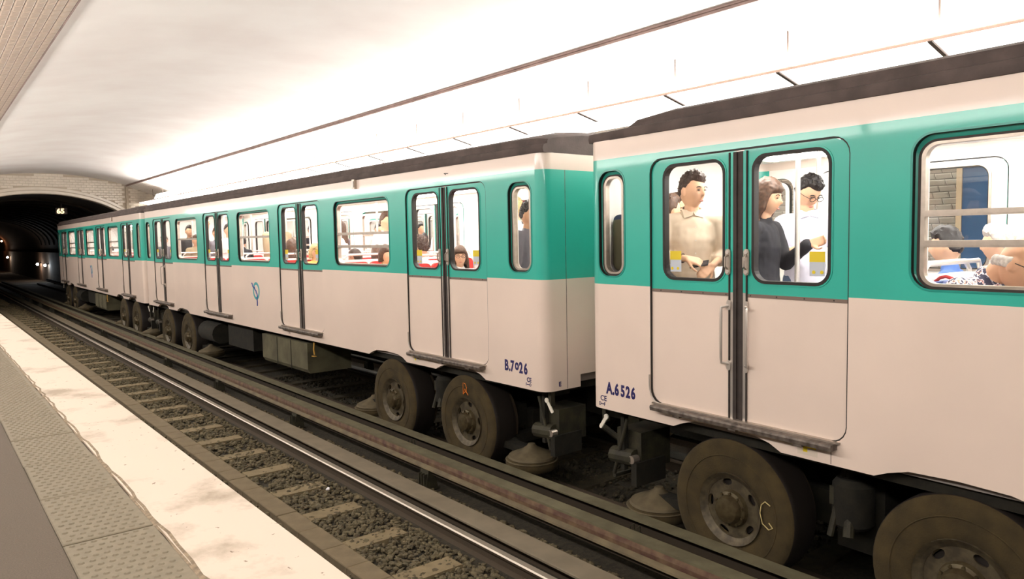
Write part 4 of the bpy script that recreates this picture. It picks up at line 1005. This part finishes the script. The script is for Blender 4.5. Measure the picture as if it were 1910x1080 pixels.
def person(lab, X, Y, fz, face, h=1.75, seated=False, skin=None, hair=HAIRB, hairstyle='short', top=None, bottom=None, arms=None, head_turn=0, head_tilt=0, vox=.017,
           sleeve='short', group=None, bulk=1.0, lean=0, glasses=False, nod=0, bracelet=False, collar=False, feat=True, headtop=None):
    """face: heading in degrees, 0 = toward +Y (away), 90 = toward -X ... ; local +y is forward"""
    skin = skin or SKIN; FINE[0] = vox < .0125
    k = h / 1.75
    root = empty('person', (X, Y, fz), math.radians(face)); tag(root, lab, 'person', group)
    hip = .93 * k if not seated else .50
    sh_z = hip + .50 * k
    fwd = Vector((0, math.sin(lean), math.cos(lean)))
    P = Vector((0, 0, hip)); chest = P + fwd * .30 * k; neck0 = P + fwd * .50 * k; neck1 = neck0 + Vector((0, .015 + .05 * lean + .03 * nod, .085 * k * (1 - .35 * nod))); hc = neck1 + Vector((0, .018 + .10 * lean + .07 * nod, (.098 - .065 * nod) * k))
    hr = Matrix.Rotation(math.radians(head_turn), 3, 'Z') @ Matrix.Rotation(math.radians(head_tilt), 3, 'X')
    hs = k * 1.15
    sw = .185 * k * bulk
    SHL = [neck0 + Vector((s_ * sw, 0, -.055 * k)) for s_ in (-1, 1)]
    arms = arms or {}
    jo = []
    for i, s_ in enumerate((-1, 1)):
        a = arms.get('L' if s_ < 0 else 'R')
        if a: el, wr, hd, hn, cu = a
        elif seated: el, wr, hd, hn, cu = (s_ * .25, .02, -.26), (s_ * .14, .26, -.30), (-s_ * .3, 1, -.1), (0, 0, -1), .5
        else: el, wr, hd, hn, cu = (s_ * .235, -.02, -.30), (s_ * .25, .05, -.55), (0, .1, -1), (-s_, 0, 0), .5
        o_ = neck0 + Vector((0, 0, -.055 * k))
        jo.append((SHL[i], o_ + Vector(el) * k, o_ + Vector(wr) * k, hd, hn, cu, s_))
    if seated: knees = [Vector((s_ * .11, .44 * k, .52)) for s_ in (-1, 1)]; feet = [Vector((s_ * .12, .46 * k, .09)) for s_ in (-1, 1)]; hips = [P + Vector((s_ * .09, 0, .0)) for s_ in (-1, 1)]
    else: knees = [Vector((s_ * .105, .015, .50 * k)) for s_ in (-1, 1)]; feet = [Vector((s_ * .11, -.02, .08)) for s_ in (-1, 1)]; hips = [P + Vector((s_ * .09, 0, -.03)) for s_ in (-1, 1)]
    def torso(mb, g):
        b = bulk
        secs = [(P + Vector((0, 0, -.09)), (.155 * k * b + g, .115 * k * b + g)), (P + fwd * .06, (.150 * k * b + g, .110 * k * b + g)), (P + fwd * .18 * k, (.135 * k * b + g, .105 * k * b + g)), (chest, (.160 * k * b + g, .118 * k * b + g)), (P + fwd * .42 * k, (.158 * k * b + g, .100 * k + g)), (P + fwd * .475 * k, (.10 * k + g, .075 * k + g))]
        n = 20; vs = []
        for c, r in secs:
            for i in range(n): t = 2 * PI * i / n; vs.append(c + Vector((r[0] * math.cos(t), r[1] * math.sin(t), 0)))
        mb.add(vs, [(j * n + i, j * n + (i + 1) % n, (j + 1) * n + (i + 1) % n, (j + 1) * n + i) for j in range(len(secs) - 1) for i in range(n)] + [tuple(range(n - 1, -1, -1)), tuple(range((len(secs) - 1) * n, len(secs) * n))])
        for i in (0, 1): cone(mb, P + fwd * .445 * k + Vector(((-1, 1)[i] * .05 * k, 0, 0)), SHL[i], .058 * k + g, .056 * k + g)
    b = MB(); torso(b, 0)
    cone(b, neck0 + Vector((0, 0, -.03)), neck1, .062 * k, .054 * k); cone(b, neck1, hc + Vector((0, -.01, -.04)), .054 * k, .05 * k)
    head_geo(b, hc, hr, hs)
    for i in (0, 1):
        S_, E_, W_, hd, hn, cu, s_ = jo[i]
        cone(b, S_, E_, .050 * k * bulk, .040 * k); cone(b, E_, W_, .040 * k, .026 * k)
        hand_geo(b, W_, hd, hn, s_, cu, k * 1.02)
        cone(b, hips[i], knees[i], .085 * k * bulk, .056 * k); cone(b, knees[i], feet[i], .054 * k, .036 * k); cone(b, feet[i] + Vector((0, -.02, -.03)), feet[i] + Vector((0, .13, -.045)), .038, .028)
    body = link('body', remesh(b, 'body', vox, 1), root); body.data.materials.append(skin)
    if top is not None:
        g = .014; b = MB(); torso(b, g)
        if not seated: ell_cone(b, P + Vector((0, 0, -.13)), P + Vector((0, 0, .05)), (.178 * k * bulk, .135 * k * bulk), (.17 * k * bulk, .128 * k * bulk))
        cone(b, neck0 + Vector((0, 0, -.05)), neck0 + Vector((0, .004, .018)), .075 * k, .066 * k)
        for i in (0, 1):
            S_, E_, W_, hd, hn, cu, s_ = jo[i]
            e = E_ if sleeve != 'short' else S_ + (E_ - S_) * .93
            cone(b, S_, e, .062 * k * bulk + g * .6, .050 * k + g)
            if sleeve == 'long': cone(b, E_, E_ + (W_ - E_) * .93, .046 * k + g, .032 * k + g)
            elif sleeve == 'rolled': cone(b, E_, E_ + (W_ - E_) * .38, .046 * k + g, .044 * k + g)
        # soft folds
        me = remesh(b, 'shirt', max(vox, .012), 2)
        for v in me.vertices:
            q = noise.noise(Vector((v.co.x * 9, v.co.y * 9, v.co.z * 5))) * .010 + noise.noise(v.co * 24) * .004
            v.co += v.normal * q
        t_ = link('shirt', me, root); me.materials.append(top)
        if collar:
            c_ = MB(); 
            for s_ in (-1, 1):
                p = neck0
                c_.add([p + Vector((0, .062, .028)) * 1, p + Vector((s_ * .010, .088, -.008)), p + Vector((s_ * .075, .085, -.028)), p + Vector((s_ * .080, .03, .045)), p + Vector((s_ * .055, -.055, .070)), p + Vector((s_ * .07, -.075, .02)), p + Vector((0, -.085, .03)), p + Vector((0, -.07, .075)), p + Vector((s_ * .100, .02, .0))],
                       [(0, 1, 2, 3), (3, 2, 8), (3, 8, 5, 4), (4, 5, 6, 7)])
            o_ = link('collar', c_.mesh('collar'), t_); o_.data.materials.append(top)
            md = o_.modifiers.new('s', 'SOLIDIFY'); md.thickness = .004
            pl = MB().box((-.016, .118 * k + .018, 0), (.016, .118 * k + .021, .001)) if False else None
            bt = MB()
            for z_ in (.40, .30, .20, .10): 
                q = P + fwd * z_ * k; bt.lathe([(.006, 0), (.006, .002)], (q.x, q.y + (.118 if z_ > .15 else .115) * k * bulk + .018 - abs(z_ - .3) * .06, q.z), 'y', ALUL, 8)
            link('buttons', bt.mesh('buttons'), t_)
    if bottom is not None:
        b = MB()
        ell_cone(b, P + Vector((0, 0, -.12)), P + Vector((0, 0, .04)), (.168 * k * bulk, .128 * k * bulk), (.164 * k * bulk, .122 * k * bulk))
        for i in (0, 1): cone(b, hips[i], knees[i], .098 * k * bulk, .072 * k); cone(b, knees[i], feet[i] + Vector((0, 0, .03)), .070 * k, .058 * k)
        t_ = link('trousers', remesh(b, 'trousers', max(vox, .022), 2), root); t_.data.materials.append(bottom)
    b = MB()
    for f_ in feet: ell_cone(b, f_ + Vector((0, .05, -.078)), f_ + Vector((0, .05, -.04)), (.052, .14), (.05, .135)); ell_cone(b, f_ + Vector((0, .05, -.04)), f_ + Vector((0, .01, .01)), (.05, .135), (.046, .07))
    link('shoes', remesh(b, 'shoes', .02, 1), root).data.materials.append(RUBBERB)
    # hair
    if hairstyle != 'bald':
        b = MB(); bm = bmesh.new(); bmesh.ops.create_icosphere(bm, subdivisions=5 if vox < .0125 else 4, radius=1); keep = {}; vs = []; fs = []
        for v in bm.verts:
            d = v.co.normalized(); x, y, z = d.x * .081, d.y * .101, d.z * .126
            nz = noise.noise(Vector((d.x * 6, d.y * 6, d.z * 9 + len(lab)))) * .009 + noise.noise(Vector((d.x * 26, d.y * 12, d.z * 12))) * .007 + noise.noise(d * 45) * .003
            if hairstyle == 'short':
                lift = .012 * max(0, d.z) + (.012 * max(0, d.y) * max(0, d.z)) * 2
                line = (.46 + .10 * d.x + noise.noise(d * 11) * .05) if d.y > .40 else (.46 - (.40 - d.y) * 1.15 + noise.noise(d * 15) * .04 if d.y > -.15 else -.17 - .32 * min(1, (-.15 - d.y)))
            else:
                lift = .016; line = .26 if d.y > .62 else (.26 - (.62 - d.y) * 2.4 if d.y > .18 else -.8)
            t_ = max(0, min(1, (d.z - line) / .20)); t_ = t_ * t_ * (3 - 2 * t_)
            r_ = .90 + (.10 + (lift + nz) / .1) * t_ if d.z > line else .80
            q = Vector((x, y, z)) * r_
            vs.append(Vector(hc) + hr @ (q * hs))
        b.add(vs, [tuple(v.index for v in f.verts) for f in bm.faces]); bm.free()
        if hairstyle == 'long':
            for i in range(26):
                a = PI * (.93 + 1.14 * i / 25)
                dx, dy = math.cos(a), math.sin(a)
                p = [hc + hr @ (Vector((dx * .078, dy * .088 + .0, .03)) * hs), hc + hr @ (Vector((dx * .092, dy * .10, -.06)) * hs), Vector((neck0.x + dx * .10, neck0.y + dy * .09 - .01, neck0.z + .03)), Vector((neck0.x + dx * .115 + R_.uniform(-.01, .01), neck0.y + dy * .10 - .02, neck0.z - .19 + R_.uniform(-.05, .04)))]
                for q in range(3): cone(b, p[q], p[q + 1], .022 - .002 * q, .021 - .004 * q, 6)
        elif hairstyle == 'bob':
            for i in range(20):
                a = PI * (1.0 + i / 19); dx, dy = math.cos(a), math.sin(a)
                cone(b, hc + hr @ (Vector((dx * .082, dy * .09, .02)) * hs), hc + hr @ (Vector((dx * .090, dy * .095, -.085)) * hs), .022, .018, 6)
        hm = remesh(b, 'hair', max(min(vox, .012), .008), 1) if hairstyle != 'short' else b.mesh('hair', smooth=True)
        if hairstyle == 'short':
            for p_ in hm.polygons: p_.use_smooth = True
        link('hair', hm, root).data.materials.append(hair)
    elif hair is not None:
        b = MB()
        for s_ in (-1, 1):
            for j in range(5): ball(b, hc + hr @ (Vector((s_ * (.074 - j * .008), -.02 - .018 * j, -.0 - .006 * j)) * hs), (.016, .024, .036), 2, hr)
        link('hair', remesh(b, 'hair', .009, 1), root).data.materials.append(hair)
    if feat:
        for s_ in (-1, 1):
            e = MB(); ball(e, (0, 0, 0), (.0125 * hs, .006 * hs, .0042 * hs), 2, hr)
            ep = hc + hr @ (Vector((s_ * .030, .0865, .006)) * hs)
            q = link('eye', e.mesh('eye', smooth=True), root, ep); q.data.materials.append(EYE)
            e = MB().path([hr @ (Vector((s_ * x_, .094 - abs(x_ - .02) * .28, z_)) * hs) for x_, z_ in ((.014, .024), (.028, .029), (.042, .027), (.050, .021))], .0030 * hs, hair if hairstyle != 'bald' else HAIRG, 6)
            link('eyebrow', e.mesh('eyebrow'), root, hc)
        e = MB(); ball(e, (0, 0, 0), (.019 * hs, .006 * hs, .0058 * hs), 2, hr); link('lips', e.mesh('lips', smooth=True), root, hc + hr @ (Vector((0, .0865, -.066)) * hs)).data.materials.append(LIP)
    if glasses:
        e = MB()
        for s_ in (-1, 1):
            c_ = Vector((s_ * .032, .106, .004))
            e.path([hr @ ((c_ + Vector((.024 * math.cos(t * PI / 6), 0, .017 * math.sin(t * PI / 6)))) * hs) for t in range(13)], .0022 * hs, RUBBER, 6)
            e.path([hr @ (Vector((s_ * .056, .104, .008)) * hs), hr @ (Vector((s_ * .080, .06, .008)) * hs), hr @ (Vector((s_ * .083, -.01, .005)) * hs)], .002 * hs, RUBBER, 6)
        e.path([hr @ (Vector((-.009, .108, .007)) * hs), hr @ (Vector((.009, .108, .007)) * hs)], .002 * hs, RUBBER, 6)
        link('glasses', e.mesh('glasses'), root, hc)
    if bracelet:
        S_, E_, W_, *_ = jo[1 if bracelet == 'R' else 0]
        d = (W_ - E_).normalized(); c_ = E_ + (W_ - E_) * .86; a = d.orthogonal().normalized(); b_ = d.cross(a)
        link('bracelet', MB().path([c_ + a * .033 * math.cos(t * PI / 8) + b_ * .033 * math.sin(t * PI / 8) for t in range(17)], .006, HAIRB, 6).mesh('bracelet', smooth=True), root)
    root['_j'] = 1; del root['_j']
    return root, jo, hc
def cloth(name, c, **k): return mat(name, c, .85, **k)
def floral():
    m = bpy.data.materials.new('floral_shirt'); m.use_nodes = True; nt = m.node_tree; b = nt.nodes['Principled BSDF']; b.inputs['Roughness'].default_value = .8
    tc = nt.nodes.new('ShaderNodeTexCoord'); n = nt.nodes.new('ShaderNodeTexNoise'); n.inputs['Scale'].default_value = 34; n.inputs['Detail'].default_value = 2
    r = nt.nodes.new('ShaderNodeValToRGB'); r.color_ramp.interpolation = 'CONSTANT'
    e = r.color_ramp.elements; e[0].position = 0; e[0].color = (.03, .03, .06, 1); e[1].position = .47; e[1].color = (.62, .56, .60, 1)
    q = e.new(.56); q.color = (.70, .30, .22, 1); q = e.new(.61); q.color = (.05, .06, .10, 1)
    nt.links.new(tc.outputs['Object'], n.inputs['Vector']); nt.links.new(n.outputs['Fac'], r.inputs[0]); nt.links.new(r.outputs[0], b.inputs['Base Color']); return m
FLORAL = floral()
BEIGE = cloth('beige_shirt', (.62, .50, .38), var=.05, scale=3); WHITE = cloth('white_shirt', (.80, .78, .80)); LILAC = cloth('lilac_white_shirt', (.66, .64, .74))
BLACK = cloth('black_jacket', (.022, .022, .028)); GREYC = cloth('grey_cloth', (.17, .16, .19)); DKBLUE = cloth('dark_blue_cloth', (.03, .04, .09)); JEANS = cloth('blue_jeans', (.08, .12, .2))
TAN = cloth('tan_coat', (.42, .33, .21)); KHAKI = cloth('khaki_trousers', (.40, .34, .25)); REDC = cloth('red_cloth', (.5, .05, .05)); OLIVE = cloth('olive_cloth', (.10, .09, .05)); YELC = cloth('yellow_cloth', (.7, .5, .15)); BLUEC = cloth('blue_cloth', (.08, .16, .42))
def on_car(which, s, v):
    """world point: s metres along the side from the near corner, v metres inside"""
    P, a = {'A': (PA, AA), 'B': (PB, AB), 'C': (PC, AC)}[which]
    return P[0] + math.sin(a) * s + math.cos(a) * v, P[1] + math.cos(a) * s - math.sin(a) * v
def pc(which, s, v, lab, face, **k):
    x, y = on_car(which, s, v); return person(lab, x, y, FLOOR, face, **k)
# --- nearest car, door windows
# facing: 180 = toward -Y (right in the picture)
HM = (( .0), )
beige_man = pc('A', -.75, .42, 'young man with short dark hair in a beige shirt behind the left door window', 140, h=1.78, hair=HAIRB, hairstyle='short', top=BEIGE, bottom=KHAKI, sleeve='rolled', collar=True, bracelet='R', vox=.007, head_turn=34, head_tilt=-3, bulk=1.1,
   arms={'R': ((.25, .03, -.27), (.09, .235, -.28), (-1, .40, -.30), (-.2, -.6, -.9), .8), 'L': ((-.25, .03, -.27), (-.10, .25, -.34), (.8, .35, -.55), (.3, -.6, -.6), .8)})
pc('A', -1.28, .60, 'woman with long brown hair and a black jacket behind the right door window', 188, h=1.69, hair=HAIRM, hairstyle='long', top=BLACK, bottom=BLACK, sleeve='long', vox=.009, head_turn=0, head_tilt=-6,
   arms={'L': ((-.20, .10, -.27), (-.10, .33, -.12), (0, 1, .25), (1, 0, .2), .7)})
lilac_man = pc('A', -1.20, 1.32, 'man with black hair and glasses in a lilac white shirt, head bent down', 135, h=1.76, hair=HAIRK, hairstyle='short', top=LILAC, bottom=JEANS, sleeve='rolled', collar=True, vox=.009, head_turn=25, head_tilt=-34, glasses=True,
   arms={'R': ((.24, .03, -.27), (.10, .30, -.20), (-.7, .8, .15), (0, .2, 1), .5), 'L': ((-.27, .02, -.26), (-.36, .20, -.40), (-.5, .8, -.3), (0, 0, -1), .4)})
def in_hand(per, i, lab, rot=(.35, .25, .3)):
    root, jo, _ = per; S_, E_, W_, hd, hn, cu, s_ = jo[i]
    p = Vector(W_) + Vector(hd).normalized() * .10 + Vector(hn).normalized() * .022
    q = Matrix.Rotation(root.rotation_euler.z, 3, 'Z') @ p + root.location
    o = empty('phone', q, root.rotation_euler.z); tag(o, lab, 'phone')
    link('phone_body', MB().box((-.036, -.07, -.004), (.036, .07, .004), BLACK).mesh('phone_body'), o, None, rot)
    link('phone_screen', MB().box((-.033, -.064, .0041), (.033, .064, .0045), mat('phone_glass', (.02, .02, .03), .1)).mesh('phone_screen'), o, None, rot)
in_hand(lilac_man, 1, 'dark phone held up by the man in lilac white')
in_hand(beige_man, 1, 'small black phone in the hands of the beige shirted man', (.2, .5, 1.2))
pc('A', -.20, .86, 'person hidden behind the beige shirted man, only the head edge showing', 200, h=1.65, hair=HAIRM, hairstyle='short', top=WHITE, bottom=JEANS)
pc('A', -.42, .50, 'standing man in dark clothes with a backpack behind the narrow end window', 255, h=1.62, hair=HAIRM, hairstyle='short', top=DKBLUE, bottom=OLIVE, sleeve='long', bulk=1.15)
x, y = on_car('A', -.27, .25)
o = empty('backpack', (x, y, FLOOR + 1.0), math.radians(110)); tag(o, 'dark blue and olive backpack worn at the narrow end window', 'backpack')
def rbox(mb, a, b, r, m):
    bm = bmesh.new(); bmesh.ops.create_cube(bm, size=1)
    for v in bm.verts: v.co = Vector([a[i] if v.co[i] < 0 else b[i] for i in range(3)])
    bmesh.ops.bevel(bm, geom=bm.edges[:], offset=r, segments=4, affect='EDGES', profile=.5)
    mb.add([v.co.copy() for v in bm.verts], [tuple(v.index for v in f.verts) for f in bm.faces], m); bm.free()
b = MB(); rbox(b, (-.16, -.11, 0), (.16, .09, .46), .06, OLIVE); link('pack_body', b.mesh('pack_body', smooth=True), o)
b = MB(); rbox(b, (-.13, -.16, .05), (.13, -.09, .25), .03, OLIVE); link('front_pocket', b.mesh('front_pocket', smooth=True), o)
b = MB(); rbox(b, (-.155, -.115, .33), (.155, .08, .475), .05, DKBLUE); link('top_flap', b.mesh('top_flap', smooth=True), o)
# --- nearest car, big window
pc('A', -2.66, .48, 'bald older man in a dark floral shirt and glasses looking down', 165, h=1.94, seated=True, skin=SKIN2, hair=HAIRG, hairstyle='bald', top=FLORAL, bottom=JEANS, vox=.0085, head_turn=8, head_tilt=-26, lean=.42, nod=1.0, glasses=True, bulk=1.15)
pc('A', -2.20, 1.60, 'seated passenger with black hair behind the left of the big near window', 8, h=1.72, seated=True, hair=HAIRK, hairstyle='short', top=BLUEC, bottom=JEANS, feat=False)
pc('A', -2.38, 2.05, 'seated passenger with grey hair at the far side of the nearest car', 5, h=1.74, seated=True, hair=HAIRG, hairstyle='short', top=WHITE, bottom=KHAKI, feat=False)
pc('A', -2.90, 1.70, 'seated passenger with fair hair at the far side of the nearest car', 180, h=1.70, seated=True, hair=HAIRY, hairstyle='bob', top=WHITE, bottom=KHAKI, feat=False)
x, y = on_car('A', -2.74, .27)
o = empty('bag', (x, y, FLOOR + .52), math.radians(-10)); tag(o, 'blue bag with white dots and a red strap by the big near window', 'bag')
DOTB = mat('dotted_blue', (.16, .20, .42), .7)
b = MB(); ball(b, (0, 0, .24), (.13, .12, .25), 3); link('bag_body', b.mesh('bag_body', smooth=True), o).data.materials.append(DOTB)
link('strap', MB().path([(-.03, .13 * math.cos(t) - .0, .24 + .27 * math.sin(t)) for t in [PI * i / 12 for i in range(13)]], .010, REDC).mesh('strap', smooth=True), o)
for a, c_ in ((.5, .35), (1.1, .40), (-.2, .33), (2.0, .38), (2.7, .32), (.9, .25), (1.7, .28)):
    link('dot', MB().tube((-.125 * math.sin(a) * .9, -.115 * math.cos(a), c_), (-.135 * math.sin(a) * .9, -.125 * math.cos(a), c_), .012, WHITE, 8).mesh('dot'), o)
# --- middle car
pc('B', .69, .40, 'person in a grey sweater with dark hair at the middle car rear narrow window', 200, h=1.66, skin=SKIN2, hair=HAIRK, hairstyle='short', top=GREYC, bottom=KHAKI, sleeve='long', bulk=1.1, vox=.012)
pc('B', 1.57, 1.0, 'fair haired person in a white shirt at the middle car rear narrow window', 20, h=1.76, hair=HAIRY, hairstyle='short', top=WHITE, bottom=JEANS, vox=.012)
pc('B', 3.08, .66, 'short dark haired boy on a red seat behind the last door of the middle car', 10, h=1.78, seated=True, hair=HAIRB, hairstyle='short', top=WHITE, bottom=JEANS, vox=.012)
pc('B', 2.20, .62, 'woman with brown hair and glasses low in the last door window', 150, h=1.49, seated=True, hair=HAIRM, hairstyle='long', top=WHITE, bottom=JEANS, glasses=True, vox=.012)
pc('B', 3.00, 1.68, 'child with fair brown hair beside the woman with glasses in the middle car', 10, h=1.46, seated=True, hair=HAIRM, hairstyle='bob', top=REDC, bottom=JEANS)
pc('B', 4.44, .42, 'dark haired child looking out of the last big window of the middle car', 8, h=1.42, seated=True, skin=SKIN2, hair=HAIRB, hairstyle='bob', top=DKBLUE, bottom=JEANS, vox=.012, head_turn=80)
pc('B', 4.70, .92, 'passenger in red behind the child at the last big window', 0, h=1.51, seated=True, hair=HAIRM, hairstyle='bob', top=REDC, bottom=JEANS, feat=False)
pc('B', 3.78, .50, 'passenger with fair brown hair at the right side of the last big window', 180, h=1.53, seated=True, hair=HAIRM, hairstyle='bob', top=YELC, bottom=JEANS, feat=False)
pc('B', 5.24, 1.35, 'standing person in a white top at the right side of the last big window', 200, h=1.72, hair=HAIRM, hairstyle='short', top=WHITE, bottom=KHAKI, feat=False)
pc('B', 6.65, 1.30, 'standing passenger with long hair at the left edge of the last big window', 60, h=1.64, hair=HAIRM, hairstyle='long', top=WHITE, bottom=KHAKI, feat=False)
pc('B', 6.88, .50, 'woman with long brown hair in the third door window of the middle car', -30, h=1.76, seated=True, hair=HAIRM, hairstyle='long', top=GREYC, bottom=JEANS)
pc('B', 6.24, .62, 'child in a yellow top behind the right leaf of the third door', 175, h=1.60, seated=True, hair=HAIRY, hairstyle='bob', top=YELC, bottom=JEANS)
pc('B', 8.59, .95, 'standing person in a tan coat seen from behind at the middle window', 15, h=1.80, hair=HAIRM, hairstyle='long', top=TAN, bottom=TAN, sleeve='long', bulk=1.2, feat=False)
pc('B', 8.75, .35, 'passenger in dark clothes low at the left of the middle window', 20, h=1.42, hair=HAIRK, hairstyle='short', top=BLACK, bottom=BLACK, feat=False)
pc('B', 11.36, .72, 'passenger raising an arm in the second door window of the middle car', 180, h=1.63, hair=HAIRM, hairstyle='short', top=GREYC, bottom=GREYC, feat=False, arms={'R': ((.26, .05, .1), (.22, .15, .42), (0, .2, 1), (-1, 0, 0), .8)})
pc('B', 10.31, .62, 'passenger in a white shirt and grey trousers in the second door window', 190, h=1.68, hair=HAIRK, hairstyle='short', top=WHITE, bottom=GREYC, feat=False, sleeve='long')
pc('B', 13.59, .80, 'black haired man in a black jacket in the foremost big window', 180, h=1.72, skin=SKIN2, hair=HAIRK, hairstyle='short', top=BLACK, bottom=BLACK, sleeve='long', vox=.014)
pc('B', 11.94, .45, 'short passenger in tan at the right side of the foremost big window', 180, h=1.47, hair=HAIRM, hairstyle='short', top=TAN, bottom=TAN, feat=False)
pc('B', 13.90, .32, 'passenger in grey in the foremost door window of the middle car', 150, h=1.50, hair=HAIRM, hairstyle='short', top=GREYC, bottom=GREYC, sleeve='long', feat=False)
# --- farthest car
pc('C', 1.2, .55, 'passenger in grey in the rear door window of the farthest car', 150, h=1.66, hair=HAIRM, hairstyle='short', top=GREYC, bottom=GREYC, sleeve='long', feat=False, vox=.022)
pc('C', 3.0, .5, 'passenger in an orange top in the rear big window of the farthest car', 0, h=1.5, seated=True, hair=HAIRK, hairstyle='short', top=cloth('orange_cloth', (.6, .2, .06)), bottom=JEANS, feat=False, vox=.022)
pc('C', 6.6, .5, 'passenger in dark clothes in the middle window of the farthest car', 0, h=1.6, seated=True, hair=HAIRK, hairstyle='short', top=BLACK, bottom=BLACK, sleeve='long', feat=False, vox=.022)
# ---------------------------------------------------------------- small things
def chalk(pts, m, cr, y, z=.512):
    link('chalk_mark', MB().path([(-HW + .061, a, b) for a, b in pts], .004, m, 5).mesh('chalk_mark'), cr, (0, y, z))
chalk([(.03, .30), (.0, .325), (-.03, .34), (-.035, .38), (-.01, .42), (.03, .425), (.03, .30), (.0, .36), (-.04, .32), (-.06, .30)], ORANGE, carB, -LB / 2 + 1.38)
chalk([(-.01, -.45), (-.02, -.42), (-.015, -.40)], ORANGE, carB, -LB / 2 + 1.38)
chalk([(-.34, .12), (-.30, .14), (-.27, .11), (-.26, .05), (-.28, -.02), (-.33, -.05), (-.36, -.03), (-.33, -.0)], CHALK, carA, LA / 2 - 1.38)
o = link('paper_scrap', None or remesh((lambda b: (ball(b, (0, 0, 0), (.022, .02, .014), 2), ball(b, (.012, .01, .006), (.014, .016, .012), 2), b)[2])(MB()), 'paper_scrap', .004), None, (3.17, 7.03, -.055)); o.data.materials.append(WHITE)
tag(o, 'small crumpled white paper on the ballast between the sleepers', 'litter')
